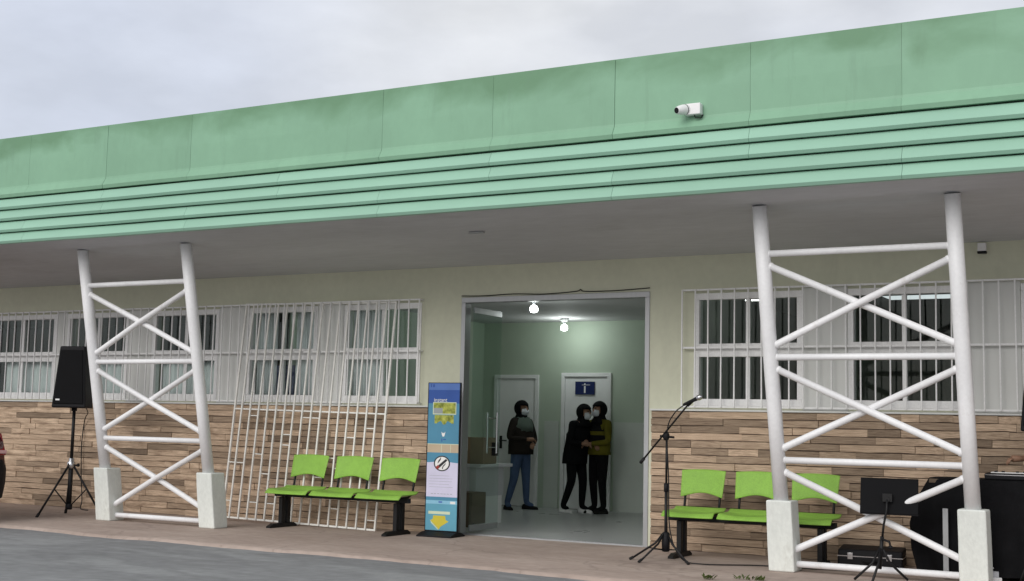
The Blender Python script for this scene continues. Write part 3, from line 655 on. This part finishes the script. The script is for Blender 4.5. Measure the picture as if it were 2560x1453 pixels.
bm = BM(); tube(bm, [(-.24, -.035, .955), (.20, -.035, 1.47), (.235, -.035, 1.51)], .009, 10); tube(bm, [(-.26, -.035, .932), (-.22, -.035, .979)], .016, 10); obj('boom', bm, M['black_metal'], t)
bm = BM(); tube(bm, [(.225, -.036, 1.50), (.275, -.036, 1.545)], .018, 10); obj('clip', bm, M['black_plastic'], t)
u = thing('microphone', 'handheld microphone clipped on the end of the boom stand', 'microphone', MS + Vector((.21, -.05, 1.515)), 0)
d = Vector((.17, 0, .075)).normalized()
bm = BM(); tube(bm, [Vector((-.02, 0, -.01)), d*.13], [.013, .020], 12); obj('handle', bm, M['black_plastic'], u, smooth=True)
bm = BM(); tube(bm, [d*.13, d*.145, d*.17, d*.185], [.020, .027, .026, .014], 14); obj('head_mesh', bm, M['chrome'], u, smooth=True)
wire('cable', [MS+Vector((.20, -.05, 1.505)), MS+Vector((.10, -.06, 1.42)), MS+Vector((.03, -.06, 1.25)), MS+Vector((.035, -.03, .8)), MS+Vector((.05, -.02, .3)), MS+Vector((.2, -.1, .05)), MS+Vector((.42, -.1, .010)), MS+Vector((.9, .15, .010)), MS+Vector((1.6, .25, .010)), MS+Vector((2.5, .45, .010))], .006, 'thin black cable trailing from the boom stand across the pavement', 'cable')

# ------------------------------------------------------------------ music stand
PM = Vector((5.16, -1.40, 0))
t = thing('music_stand', 'black music stand with solid desk in front of the right lattice column', 'music stand', PM, rad(6))
bm = BM(); vsn = [(-.24, .0, .0), (.24, .0, .0), (.24, .0, .31), (-.24, .0, .31)]
box(bm, -.245, .245, -.005, .005, 0, .315)
bmesh.ops.rotate(bm, verts=bm.verts, cent=(0, 0, 0), matrix=Matrix.Rotation(rad(-14), 3, 'X')); bmesh.ops.translate(bm, verts=bm.verts, vec=(.10, -.06, .575))
dk = obj('desk', bm, M['black_matte'], t, bevel=.004)
bm = BM(); box(bm, -.245+.10, .245+.10, -.055, .02, .566, .576); obj('desk_lip', bm, M['black_plastic'], dk, bevel=.003)
bm = BM(); box(bm, .05, .13, -.075, -.045, .68, .75); tube(bm, [(.09, -.09, .70), (.09, -.05, .70)], .022, 12); obj('tilt_bracket', bm, M['black_metal'], t)
bm = BM(); tube(bm, [(.09, -.085, .70), (.085, -.095, .60), (.06, -.09, .48), (.045, -.08, .36)], .010, 10); obj('neck', bm, M['black_metal'], t)
bm = BM(); tube(bm, [(.045, -.08, .38), (.02, -.06, .10)], .017, 12); obj('pole', bm, M['black_metal'], t)
bm = BM(); tube(bm, [(.045, -.10, .36), (.11, -.12, .34), (.12, -.13, .30)], .010, 8); ball(bm, (.12, -.13, .295), .02, 8, 6); obj('clamp_knob', bm, M['black_plastic'], t)
for a in (215, 262, 20):
    c, s = cos(rad(a)), sin(rad(a)); bm = BM(); tube(bm, [(.035, -.07, .30), (.03+c*.08, -.06+s*.08, .15), (.02+c*.24, -.06+s*.24, .012)], .011, 8); obj('leg', bm, M['black_metal'], t)

# ------------------------------------------------------------------ equipment case by the wall
t = thing('equipment_case', 'flat black equipment case with metal edging on the pavement by the wall', 'case', (4.86, -.34, 0), rad(5))
bm = BM(); box(bm, -.30, .30, -.16, .16, .02, .10); obj('case_body', bm, M['black_plastic'], t, bevel=.012)
bm = BM(); prism(bm, [(-.16, .108), (.16, .108), (.14, .19), (-.13, .165)], 'x', -.298, .298); obj('lid', bm, M['black_plastic'], t, bevel=.012)
bm = BM(); box(bm, -.303, .303, -.165, .165, .10, .108); obj('metal_edge', bm, M['chrome'], t)
for x in (-.18, .18):
    bm = BM(); box(bm, x-.025, x+.025, -.173, -.1655, .075, .135); obj('latch', bm, M['chrome'], t, bevel=.002)
bm = BM(); tube(bm, [(-.06, -.163, .06), (-.055, -.19, .06), (.055, -.19, .06), (.06, -.163, .06)], .008, 8); obj('handle', bm, M['black_plastic'], t)
for x in (-.26, .26):
    bm = BM(); box(bm, x-.02, x+.02, -.14, .14, 0, .0195); obj('foot', bm, M['tyre'], t)

# ------------------------------------------------------------------ draped table with keyboard at the right
t = thing('draped_table', 'table under black cloth at the right end of the pavement', 'table', (6.12, -.62, 0))
bm = BM(); box(bm, -.62, .75, -.26, .26, .84, .875); obj('tabletop', bm, M['wood_brown'], t)
for x in (-.55, .68):
    for y in (-.2, .2):
        bm = BM(); box(bm, x-.02, x+.02, y-.02, y+.02, 0, .84); obj('leg', bm, M['alu'], t)
NSEG = 120; prof = []
def sup(a, rx, ry, p=6): c, s = cos(a), sin(a); k = (abs(c)**p+abs(s)**p)**(-1/p); return Vector((rx*c*k, ry*s*k, 0))
bm = BM(); rings = []
for k, (z, ex) in enumerate(((.881, -.3), (.882, 0), (.868, .012), (.70, .02), (.48, .03), (.25, .045), (.05, .055))):
    ring = []
    for i in range(NSEG):
        a = 2*pi*i/NSEG; p = sup(a, .70, .275); n = Vector((p.x/.70, p.y/.275, 0)).normalized(); q = max(0, (.868-z)/.868)
        w = (.035*sin(a*11+1.3*sin(a*3)) + .02*sin(a*19))*q
        p = p*(1+ex if ex < 0 else 1) + n*(max(ex, 0)+w); zz = z
        if p.x < -.5: zz = z if z > .8 else z + .02*sin(a*5)
        if p.x < -.45 and z < .87: p.x -= .16*sin(pi*q)**1.0*(1-.4*q)
        ring.append(bm.verts.new((p.x+.06, p.y, zz)))
    rings.append(ring)
for k in range(len(rings)-1):
    for i in range(NSEG): bm.faces.new((rings[k][i], rings[k][(i+1)%NSEG], rings[k+1][(i+1)%NSEG], rings[k+1][i])).smooth = True
bm.faces.new(rings[0])
o = obj('tablecloth', bm, M['black_cloth']); o.location = (6.12, -.62, 0); tag(o, 'black cloth hanging over the table beside the right lattice column', 'tablecloth')
bm = BM(); box(bm, -.485, -.44, -.372, -.350, .012, .62); obj('leg', bm, M['alu'], bpy.data.objects['draped_table'])
t = thing('keyboard', 'black electronic keyboard lying on the black draped table', 'keyboard', (6.32, -.66, .884), rad(3))
bm = BM(); box(bm, -.36, .50, -.16, .16, .0, .055); kb = obj('case', bm, M['black_plastic'], t, bevel=.01)
bm = BM(); box(bm, -.355, .495, -.1625, -.158, .040, .046); obj('trim', bm, M['chrome'], kb)
bm = BM(); box(bm, -.32, .46, .0, .145, .056, .064); obj('white_keys', bm, M['white_pl'], t)
for i in range(12):
    if i % 7 in (2, 6): continue
    bm = BM(); x = -.29+i*.06; box(bm, x, x+.022, .0, .085, .0645, .074); obj('black_key', bm, M['black_plastic'], t)
t = thing('power_strip', 'white plug adaptor with a looped cord beside the right concrete base', 'power strip', (6.02, -.98, 0), rad(10))
bm = BM(); box(bm, -.10, .10, -.035, .035, 0, .05); obj('body', bm, M['white_pl'], t, bevel=.006)
bm = BM(); box(bm, .02, .075, -.03, .03, .0505, .10); obj('plug', bm, M['counter_grey'], t, bevel=.004)
bm = BM(); tube(bm, [(-.02, 0, .05), (-.02, .01, .10), (.01, .02, .13), (.05, .03, .12)], .006, 8); obj('cord', bm, M['white_pl'], t)
wire('cable', [(6.28, -1.02, .012), (6.30, -1.05, .1), (6.42, -1.02, .35), (6.55, -.98, .45), (6.7, -.9, .3)], .009, 'thick black cable looping up at the right edge of the pavement', 'cable')

# ------------------------------------------------------------------ people
def skin(verts, edges, sub=2):
    me = bpy.data.meshes.new('tmp'); me.from_pydata([v[0] for v in verts], edges, []); o = link(bpy.data.objects.new('tmp', me))
    o.modifiers.new('skin', 'SKIN').use_smooth_shade = True
    lay = me.skin_vertices[0].data
    for i, v in enumerate(verts):
        r = v[1]; lay[i].radius = r if isinstance(r, tuple) else (r, r); lay[i].use_root = i == 0
    s = o.modifiers.new('sub', 'SUBSURF'); s.levels = s.render_levels = sub
    dg = bpy.context.evaluated_depsgraph_get(); m2 = bpy.data.meshes.new_from_object(o.evaluated_get(dg)); bpy.data.objects.remove(o)
    return m2
SKINM = mat('skin', (.30, .17, .11), .55, .08, 8)
EYE = mat('eye_dark', (.01, .01, .01), .3)
MASKM = mat('face_mask', (.58, .61, .65), .8, .04, 20)
def person(label, loc, rz, pose, top, legs, shoe, hood=None, mask=True, coat=None, scarf=None, bare=False, hair=None, stripe=None):
    """local frame: facing -y, +x is the person's left"""
    t = thing('person', label, 'person', loc, rz)
    P = dict(pelvis=(0, 0, .90), waist=(0, .0, 1.04), chest=(0, .005, 1.22), neck0=(0, .01, 1.355), neck=(0, 0, 1.405), jaw=(0, -.025, 1.465), head=(0, -.015, 1.525), crown=(0, 0, 1.575),
             shR=(-.165, .01, 1.325), elR=(-.225, .02, 1.06), wrR=(-.20, -.12, .86), shL=(.165, .01, 1.325), elL=(.225, .02, 1.06), wrL=(.20, -.12, .86),
             hpR=(-.09, 0, .84), knR=(-.10, -.02, .46), anR=(-.10, .02, .09), toR=(-.11, -.11, .045), hpL=(.09, 0, .84), knL=(.10, -.02, .46), anL=(.10, .02, .09), toL=(.11, -.11, .045))
    P.update(pose)
    R = dict(pelvis=(.155, .115), waist=(.15, .11), chest=(.17, .12), neck0=(.09, .08), neck=(.055, .058), jaw=(.068, .08), head=(.083, .10), crown=(.062, .075), shR=.072, elR=.05, wrR=.034, shL=.072, elL=.05, wrL=.034,
             hpR=.10, knR=.066, anR=.046, toR=(.042, .03), hpL=.10, knL=.066, anL=.046, toL=(.042, .03))
    K = list(P); ix = {k: i for i, k in enumerate(K)}
    E = [('pelvis', 'waist'), ('waist', 'chest'), ('chest', 'neck0'), ('neck0', 'neck'), ('neck', 'jaw'), ('jaw', 'head'), ('head', 'crown')]
    for s in 'RL': E += [('chest', 'sh'+s), ('sh'+s, 'el'+s), ('el'+s, 'wr'+s), ('pelvis', 'hp'+s), ('hp'+s, 'kn'+s), ('kn'+s, 'an'+s), ('an'+s, 'to'+s)]
    me = skin([(P[k], R[k]) for k in K], [(ix[a], ix[b]) for a, b in E])
    bm = BM(); bm.from_mesh(me)
    V = {k: Vector(v) for k, v in P.items()}
    def near(c):
        best = None
        for a, b in E:
            A, Bv = V[a], V[b]; u = max(0, min(1, (c-A).dot(Bv-A)/max(1e-6, (Bv-A).length_squared))); dd = (A+(Bv-A)*u-c).length
            if best is None or dd < best[0]: best = (dd, a, b)
        return best
    for f in bm.faces:
        f.smooth = True; _, a, b = near(f.calc_center_median())
        if b in ('neck', 'jaw', 'head', 'crown'): f.material_index = 0
        elif b[:2] in ('hp', 'kn', 'an', 'to') or (a == 'pelvis' and f.calc_center_median().z < .90): f.material_index = 2
        else: f.material_index = 0 if bare and b[:2] == 'wr' else 1
    # hands with five fingers, each its own tapered chain, joined to the body mesh
    for s in 'RL':
        w, e = V['wr'+s], V['el'+s]; d = (w-e).normalized(); sd_ = 1 if s == 'L' else -1
        q = d.cross(Vector((0, 0, 1))); q = q.normalized() if q.length > .2 else Vector((0, 1, 0)); nrm = q.cross(d).normalized()
        n0 = len(bm.verts)
        tube(bm, [w-d*.02, w+d*.025, w+d*.075, w+d*.09], [.026, .030, .034, .022], 10, mi=0)
        for i, (off, ln) in enumerate(((-.026, .055), (-.009, .068), (.009, .064), (.025, .048))):
            b0 = w+d*.082+q*off; curl = -nrm if nrm.z > 0 else nrm
            tube(bm, [b0, b0+d*ln*.45+curl*ln*.15, b0+d*ln*.7+curl*ln*.5, b0+d*ln*.75+curl*ln*.8], [.0095, .0090, .0082, .006], 8, mi=0)
        b0 = w+d*.03+q*.022*(-sd_); tube(bm, [b0, b0+d*.03+q*.022*(-sd_), b0+d*.065+q*.016*(-sd_)], [.011, .010, .007], 8, mi=0)
    # nose
    hd = V['head']; ball(bm, (hd.x, hd.y-.098, hd.z-.02), (.013, .020, .022), 8, 6, 0)
    bd = obj('body', bm, [SKINM, top, legs], t)
    for sx in (-1, 1):
        b2 = BM(); ball(b2, (hd.x+sx*.032, hd.y-.088, hd.z+.012), (.013, .010, .008), 8, 6); obj('eye', b2, EYE, bd)
        b2 = BM(); ball(b2, (hd.x+sx*.084, hd.y+.005, hd.z-.005), (.012, .022, .034), 8, 6); obj('ear', b2, SKINM, bd)
    if hair:
        b2 = BM(); ball(b2, (hd.x, hd.y+.015, hd.z+.03), (.094, .108, .095), 20, 12)
        kill = [f for f in b2.faces if f.calc_center_median().y < hd.y-.03 and f.calc_center_median().z < hd.z+.055 or f.calc_center_median().z < hd.z-.03]
        bmesh.ops.delete(b2, geom=kill, context='FACES'); o = obj('hair', b2, hair, t); sm = o.modifiers.new('thickness', 'SOLIDIFY'); sm.thickness = .01
    if mask:
        b2 = BM(); vv = ball(b2, (hd.x, hd.y-.018, hd.z-.05), (.082, .098, .066), 22, 14)
        kill = [f for f in b2.faces if f.calc_center_median().y > hd.y-.045]; bmesh.ops.delete(b2, geom=kill, context='FACES'); obj('face_mask', b2, MASKM, t)
    if hood:
        b2 = BM(); ball(b2, (hd.x, hd.y+.018, hd.z+.004), (.106, .126, .126), 24, 16)
        kill = [f for f in b2.faces if f.calc_center_median().y < hd.y-.048 and f.calc_center_median().z < hd.z+.058]
        bmesh.ops.delete(b2, geom=kill, context='FACES')
        nk = V['neck0']; rings = []
        for z, rx, ry in ((.10, .078, .085), (.05, .09, .095), (.01, .135, .115), (-.05, .175, .125)):
            rings.append([b2.verts.new((nk.x*(1) + (hd.x-nk.x)*max(0, z)*5 + rx*cos(2*pi*i/20), nk.y + (hd.y-nk.y)*max(0, z)*5 + ry*sin(2*pi*i/20), nk.z+z)) for i in range(20)])
        for k in range(3):
            for i in range(20): b2.faces.new((rings[k][i], rings[k][(i+1)%20], rings[k+1][(i+1)%20], rings[k+1][i])).smooth = True
        o = obj('hood', b2, hood, t); s = o.modifiers.new('thickness', 'SOLIDIFY'); s.thickness = .012
    if coat:
        cm, zl, zr_, bulk = coat
        b2 = BM(); rings = []
        for k in range(9):
            u = k/8; z = zl+(zr_-zl)*u
            if z > V['waist'].z: c = V['waist'].lerp(V['chest'], min(1.3, (z-V['waist'].z)/(V['chest'].z-V['waist'].z)))
            else: c = V['pelvis'].lerp(V['waist'], max(-.6, (z-V['pelvis'].z)/(V['waist'].z-V['pelvis'].z)))
            sh = 1 - .35*max(0, (u-.75)/.25)
            rings.append([b2.verts.new((c.x + (.195+bulk+.006*sin(5*i+k))*sh*cos(2*pi*i/24), c.y + (.15+bulk+.006*sin(3*i+k*2))*sh*sin(2*pi*i/24), z)) for i in range(24)])
        for k in range(8):
            for i in range(24):
                f = b2.faces.new((rings[k][i], rings[k][(i+1)%24], rings[k+1][(i+1)%24], rings[k+1][i])); f.smooth = True
                if stripe and k in stripe[1]: f.material_index = 1
        o = obj('jacket', b2, [cm, stripe[0]] if stripe else cm, t); s = o.modifiers.new('thickness', 'SOLIDIFY'); s.thickness = .012
    if scarf:
        b2 = BM(); rings = []; nk = V['neck0']
        for z, rx, ry in ((.035, .09, .10), (.03, .12, .13), (-.03, .165, .165), (-.10, .19, .185), (-.17, .185, .185), (-.19, .16, .15)):
            rings.append([b2.verts.new((nk.x+rx*cos(2*pi*i/24), nk.y-.005+ry*sin(2*pi*i/24), nk.z+z+.008*sin(i*4))) for i in range(24)])
        for k in range(5):
            for i in range(24): b2.faces.new((rings[k][i], rings[k][(i+1)%24], rings[k+1][(i+1)%24], rings[k+1][i])).smooth = True
        obj('scarf', b2, scarf, t)
    for s in 'RL':
        a, to = V['an'+s], V['to'+s]; d = Vector((to.x-a.x, to.y-a.y, 0)).normalized(); b2 = BM()
        rr = [(-.06, .036, .07), (-.02, .043, .085), (.05, .045, .072), (.12, .046, .055), (.17, .036, .045), (.195, .015, .032)]; q = Vector((-d.y, d.x, 0)); rings = []; z0 = a.z-.09
        for x, w_, h_ in rr:
            c = Vector((a.x, a.y, z0)) + d*x; rings.append([b2.verts.new(c+q*w_*cos(pi*i/8)*1.0+Vector((0, 0, h_*sin(pi*i/8)))) for i in range(9)])
        for k in range(5):
            for i in range(8): b2.faces.new((rings[k][i], rings[k][i+1], rings[k+1][i+1], rings[k+1][i])).smooth = True
            b2.faces.new((rings[k][0], rings[k+1][0], rings[k+1][8], rings[k][8]))
        b2.faces.new(rings[0]); b2.faces.new(rings[-1]); obj('shoe', b2, shoe, t)
    return t
CL = lambda n, c, **k: mat(n, c, .9, .15, 6, bump=.15, bscale=90, spec=.15, **k)
jk, jb, jean, blk, greyc, yel = CL('dark_brown_jacket', (.022, .018, .015)), CL('black_wool', (.006, .006, .007)), CL('faded_jeans', (.07, .11, .20)), CL('black_clothes', (.005, .005, .006)), CL('grey_tracksuit', (.10, .10, .11)), CL('mustard_knit', (.11, .10, .012))
SHIRT = CL('grey_shirt', (.25, .27, .27)); scf = CL('grey_green_scarf', (.10, .13, .11)); shb = CL('dark_shoe', (.012, .012, .012)); shw = CL('white_trainer', (.75, .75, .75))
person('person in dark hooded jacket, face mask and jeans with folded arms', (-1.52, 4.36, .004), rad(74),
       dict(shR=(-.17, .0, 1.32), elR=(-.29, -.02, 1.07), wrR=(-.06, -.20, 1.06), shL=(.17, .0, 1.32), elL=(.27, -.03, 1.05), wrL=(.04, -.21, .99), knR=(-.14, .0, .46), anR=(-.21, .07, .09), toR=(-.26, -.05, .045), anL=(.13, -.01, .09), toL=(.17, -.13, .045)),
       jk, jean, shb, hood=jb, coat=(jk, .83, 1.33, .02), scarf=scf)
person('person all in black with hood and white trainers leaning right', (-.56, 4.30, .004), rad(74),
       dict(waist=(0, -.03, 1.04), chest=(0, -.07, 1.20), neck0=(0, -.12, 1.32), neck=(0, -.14, 1.37), jaw=(0, -.17, 1.42), head=(0, -.165, 1.48), crown=(0, -.15, 1.53), shR=(-.165, -.08, 1.30), shL=(.165, -.08, 1.30), elR=(-.24, -.10, 1.04), wrR=(-.14, -.26, 1.02), elL=(.24, -.12, 1.04), wrL=(.12, -.28, 1.0),
            knR=(-.11, -.02, .46), anR=(-.12, .14, .09), toR=(-.12, .02, .045), knL=(.10, -.06, .46), anL=(.11, -.03, .09), toL=(.12, -.15, .045)), blk, blk, shw, hood=blk, coat=(blk, .72, 1.30, .015))
person('person in mustard striped jumper, black hood and white face mask', (-.25, 4.44, .004), rad(-24),
       dict(elR=(-.25, -.04, 1.06), wrR=(-.06, -.20, 1.05), elL=(.25, -.04, 1.05), wrL=(.05, -.21, 1.02), shL=(.18, .01, 1.32)), yel, blk, shb, hood=blk, coat=(jb, .86, 1.32, .005), stripe=(yel, (0, 1, 2, 5)))
person('person reaching in from the right to play the keyboard', (6.79, -.25, 0), rad(-20),
       dict(chest=(-.03, -.05, 1.20), neck0=(-.03, -.09, 1.34), neck=(-.03, -.10, 1.39), jaw=(-.03, -.13, 1.45), head=(-.03, -.12, 1.51), crown=(-.03, -.10, 1.56), shR=(-.19, -.06, 1.30), elR=(-.34, -.12, 1.08), wrR=(-.50, -.30, 1.07), shL=(.15, -.06, 1.30), elL=(.20, -.15, 1.06), wrL=(.0, -.36, .99)), SHIRT, jean, shb, mask=False, bare=True, hair=jb, coat=(SHIRT, .84, 1.32, .0))

# ------------------------------------------------------------------ lobby furniture and lamps
def lamp(loc, label, group='lit bulbs under the lobby ceiling'):
    t = thing('ceiling_lamp', label, 'lamp', loc, 0, group)
    bm = BM(); lathe(bm, [(.07, 0), (.07, -.02), (.045, -.05), (.028, -.055)][::-1], n=18); obj('rose', bm, M['lobby_white'], t)
    bm = BM(); lathe(bm, [(.02, -.055), (.02, -.10)][::-1], n=12); obj('socket', bm, M['counter_grey'], t)
    bm = BM(); lathe(bm, [(.018, -.098), (.042, -.108), (.053, -.135), (.053, -.158), (.042, -.182), (.012, -.190)][::-1], n=18); obj('bulb', bm, M['lamp_on'], t)
    l = bpy.data.lights.new('bulb_light', 'POINT'); l.energy = 10; l.color = (.93, 1, .96); l.shadow_soft_size = .06
    o = link(bpy.data.objects.new('bulb_light', l)); o.parent = t; o.location = (0, 0, -.235)
lamp((.18, 1.48, 2.90), 'lit white bulb nearest the entrance opening')
lamp((-.84, 4.40, 2.90), 'lit white bulb near the rear wall of the lobby')
t = thing('ceiling_lamp', 'lit tube lamp seen through the window right of the entrance', 'lamp', (3.05, 1.6, 2.86))
bm = BM(); box(bm, -.11, .11, -.05, .05, -.03, .101); obj('fitting', bm, M['white_pl'], t)
bm = BM(); tube(bm, [(-.10, 0, -.05), (.10, 0, -.05)], .018, 12); obj('tube', bm, M['tube_on'], t)
t = thing('door_sign', 'dark blue sign with a white symbol on the rear lobby door', 'sign', (-.755, 4.985, 1.865))
bm = BM(); box(bm, -.165, .165, -.006, .006, -.10, .10); obj('plate', bm, M['blue_sign'], t)
bm = BM(); box(bm, -.013, .013, -.008, -.0062, -.075, .03); box(bm, -.05, .09, -.008, -.0062, .045, .052); ball(bm, (0, -.007, .062), (.013, .002, .013), 10, 6); obj('symbol', bm, M['white_pl'], t)
t = thing('lobby_counter', 'pale grey counter inside the entrance on the left', 'counter', (-.62, 1.55, 0))
bm = BM(); box(bm, -.52, .27, -.42, .42, .73, .77); obj('top', bm, M['counter_grey'], t, bevel=.005)
bm = BM(); box(bm, -.48, .17, -.36, .36, .36, .73); obj('front_panel', bm, M['counter_grey'], t)
for x in (-.45, .13):
    bm = BM(); box(bm, x-.03, x+.03, -.34, .34, 0, .36); obj('leg_panel', bm, M['lobby_white'], t)
def carton(loc, sx, sy, sz, label, m, rz=0):
    t = thing('carton', label, 'box', loc, rz, 'brown boxes at the lobby counter')
    bm = BM(); box(bm, -sx/2, sx/2, -sy/2, sy/2, 0, sz); c = obj('box_body', bm, m, t, bevel=.004)
    bm = BM(); box(bm, -sx/2+.002, -.003, -sy/2+.002, sy/2-.002, sz+.0005, sz+.006); box(bm, .003, sx/2-.002, -sy/2+.002, sy/2-.002, sz+.0005, sz+.006); obj('flap', bm, m, t)
    bm = BM(); box(bm, -.03, .03, -sy/2-.0015, -sy/2-.0005, sz*.5, sz-.005); obj('tape', bm, M['curtain'], t)
carton((-.66, 1.45, .772), .50, .40, .33, 'brown box standing on top of the lobby counter', M['cardboard'], rad(4))
carton((-.52, 1.05, .004), .42, .32, .42, 'dark brown box on the floor under the lobby counter', M['wood_brown'], rad(-3))
t = thing('door_wedge', 'small black door stop on the lobby floor by the glass door', 'door stop', (-.15, .72, .004))
bm = BM(); prism(bm, [(-.05, 0), (.05, 0), (.05, .012), (-.05, .05)], 'y', -.02, .02); obj('wedge', bm, M['tyre'], t); bm = BM(); ball(bm, (-.04, 0, .055), .018, 8, 6); obj('knob', bm, M['black_plastic'], t)
# curtains hanging behind the left windows
def curtain(x0, x1, z0, z1, label, m='curtain'):
    bm = BM(); n = 48; R_ = []
    for i in range(n+1):
        x = x0+(x1-x0)*i/n; y = .150+.018*sin(i*1.15)+.01*sin(i*.37+x0)
        R_.append([bm.verts.new((x, y, z)) for z in (z0, (z0+z1)/2, z1)])
    for i in range(n):
        for k in range(2): bm.faces.new((R_[i][k], R_[i+1][k], R_[i+1][k+1], R_[i][k+1])).smooth = True
    o = obj('curtain', bm, M[m], smooth=True); o.modifiers.new('thickness', 'SOLIDIFY').thickness = .004
    tag(o, label, 'curtain')
curtain(-7.95, -6.95, 1.50, 2.06, 'pale half curtain in the window left of the tripod loudspeaker')
curtain(-6.45, -5.45, 1.50, 2.06, 'pale half curtain in the window behind the tripod loudspeaker')
curtain(-4.85, -3.80, 1.50, 2.06, 'pale half curtain in the window behind the left lattice column')
curtain(-3.2, -2.86, 1.50, 2.66, 'pale curtain gathered at the left of the window behind the leaning grille')
curtain(-2.56, -2.14, 1.50, 2.66, 'pale curtain gathered at the right of the window behind the leaning grille')
curtain(-1.66, -1.22, 1.50, 2.66, 'pale curtain drawn in the window between the bench and entrance')
curtain(-2.86, -2.56, 1.50, 1.98, 'navy cloth hanging in the window behind the leaning grille', 'navy')

# ------------------------------------------------------------------ parked car at the left edge (tail towards the clinic door)
t = thing('parked_car', 'dark red hatchback with black rear bumper parked at the left edge', 'car', (-5.02, -3.02, -.05))
side = [(-.02, .42), (.0, .70), (-.05, .98), (-.12, 1.12), (-.50, 1.50), (-.75, 1.555), (-1.9, 1.56), (-2.25, 1.48), (-2.95, 1.06), (-3.8, .92), (-4.02, .75), (-4.05, .42), (-3.75, .30), (-.35, .30)]
bm = BM(); RN = []
for y, kx, top_in in ((-.84, .985, .0), (-.80, 1, .0), (-.4, 1.0, 0), (.0, 1.012, 0), (.4, 1.0, 0), (.80, 1, .0), (.84, .985, .0)):
    ring = []
    for x, z in side:
        yy = y*(1-.20*max(0, (z-1.0)/.56)); xx = x + (.035*(1-(y/.84)**2) - .05*abs(y/.84)**6 if x > -.6 else 0)
        ring.append(bm.verts.new((xx, yy, z)))
    RN.append(ring)
n = len(side)
for k in range(len(RN)-1):
    for i in range(n): bm.faces.new((RN[k][i], RN[k][(i+1)%n], RN[k+1][(i+1)%n], RN[k+1][i])).smooth = True
bm.faces.new(RN[0]); bm.faces.new(RN[-1][::-1])
obj('body', bm, M['red_paint'], t, bevel=.02, smooth=True)
bm = BM(); RN = []
for i in range(13):
    y = -.86+1.72*i/12; c = 1-(abs(y)/.86)**5
    RN.append([bm.verts.new((x*1.0 - .07*(1-c) - (.0 if abs(y) < .84 else .08), y, z)) for x, z in ((-.10, .29), (.045, .32), (.085, .50), (.09, .66), (.05, .78), (-.10, .80))])
for k in range(12):
    for i in range(6): bm.faces.new((RN[k][i], RN[k][(i+1)%6], RN[k+1][(i+1)%6], RN[k+1][i])).smooth = True
bm.faces.new(RN[0]); bm.faces.new(RN[-1][::-1]); obj('rear_bumper', bm, M['black_plastic'], t, smooth=True)
for s in (-1, 1):
    bm = BM(); prism(bm, [(s*.52, .83), (s*.845, .83), (s*.835, 1.10), (s*.60, 1.06)][::s], 'x', -.20, .0)
    for v in bm.verts:
        if v.co.x > -.05: v.co.x -= .10*max(0, (v.co.z-.95)/.15) + (.05 if abs(v.co.y) > .8 else 0)
    tl = obj('taillight', bm, M['red_lens'], t, bevel=.012)
    bm = BM(); box(bm, -.10, .004, min(s*.62, s*.80), max(s*.62, s*.80), .855, .895); obj('reverse_lens', bm, M['pale_lens'], tl, bevel=.004)
bm = BM(); G = []
for q in range(9):
    u_ = q/8*2-1
    for v_ in (0, 1): 
        y = u_*(.60-.09*v_); x = (-.155, -.465)[v_]; z = (1.155, 1.465)[v_]; G.append(bm.verts.new((x + .035*(1-(y/(.84*(.97, .91)[v_]))**2) + .006, y, z+.006)))
for q in range(8): bm.faces.new((G[2*q], G[2*q+2], G[2*q+3], G[2*q+1])).smooth = True
o = obj('rear_window', bm, M['black_plastic'], t); sm = o.modifiers.new('thickness', 'SOLIDIFY'); sm.thickness = .008; sm.offset = 0
for s in (-1, 1):
    for xa, xb, xc, xd in ((-.80, -1.55, -1.55, -.85), (-1.63, -2.55, -2.20, -1.63)):
        bm = BM(); pts4 = [(xa, 1.06), (xb, 1.06), (xc, 1.44), (xd, 1.46)]
        v = [bm.verts.new((x, s*(.84*(1-.20*max(0, (z-1.0)/.56))-.008), z)) for x, z in pts4]; bm.faces.new(v if s < 0 else v[::-1])
        o = obj('side_window', bm, M['black_plastic'], t); o.modifiers.new('thickness', 'SOLIDIFY').thickness = .012
    for x in (-.80, -3.25):
        bm = BM(); tube(bm, [(x, s*.845, .31), (x, s*.66, .31)], .315, 28); wh = obj('wheel', bm, M['tyre'], t, bevel=.02)
        bm = BM(); tube(bm, [(x, s*.846, .31), (x, s*.83, .31)], .205, 24); tube(bm, [(x, s*.858, .31), (x, s*.83, .31)], .05, 12)
        for q in range(5):
            a = 2*pi*q/5; tube(bm, [(x+.03*cos(a), s*.852, .31+.03*sin(a)), (x+.19*cos(a), s*.85, .31+.19*sin(a))], .022, 6)
        obj('rim', bm, M['alu'], wh)
bm = BM(); box(bm, .075, .10, -.26, .26, .50, .62); obj('number_plate', bm, M['white_pl'], t)

# ------------------------------------------------------------------ weeds at the pavement edge
rnd = random.Random(11)
WEED = mat('weed_green', (.07, .10, .02), .7, .4, 6)
for q, (wx, wy, ww, lb) in enumerate(((4.24, -2.16, .13, 'tuft of low green weeds growing from the pavement at the bottom edge'), (3.95, -2.36, .05, 'tiny weed sprig left of the larger weed tuft'))):
    bm = BM()
    for i in range(int(240*ww)+6):
        a = rnd.uniform(0, 6.28); r = rnd.random()**.5*ww*.9; x, y = cos(a)*r*1.1, sin(a)*r*.4; b = rnd.uniform(0, 6.28); h = rnd.uniform(.015, .05); w = .010
        d = Vector((cos(b), sin(b), 0)); n = Vector((-d.y, d.x, 0)); p = Vector((x, y, 0))
        v = [bm.verts.new(c) for c in (p, p+d*h*.5+n*w+Vector((0, 0, h*.7)), p+d*h*1.1+Vector((0, 0, h)), p+d*h*.5-n*w+Vector((0, 0, h*.7)))]; bm.faces.new(v)
    o = obj('weed_tuft', bm, WEED); o.location = (wx, wy, .0); tag(o, lb, 'weeds', 'weeds growing from the pavement')
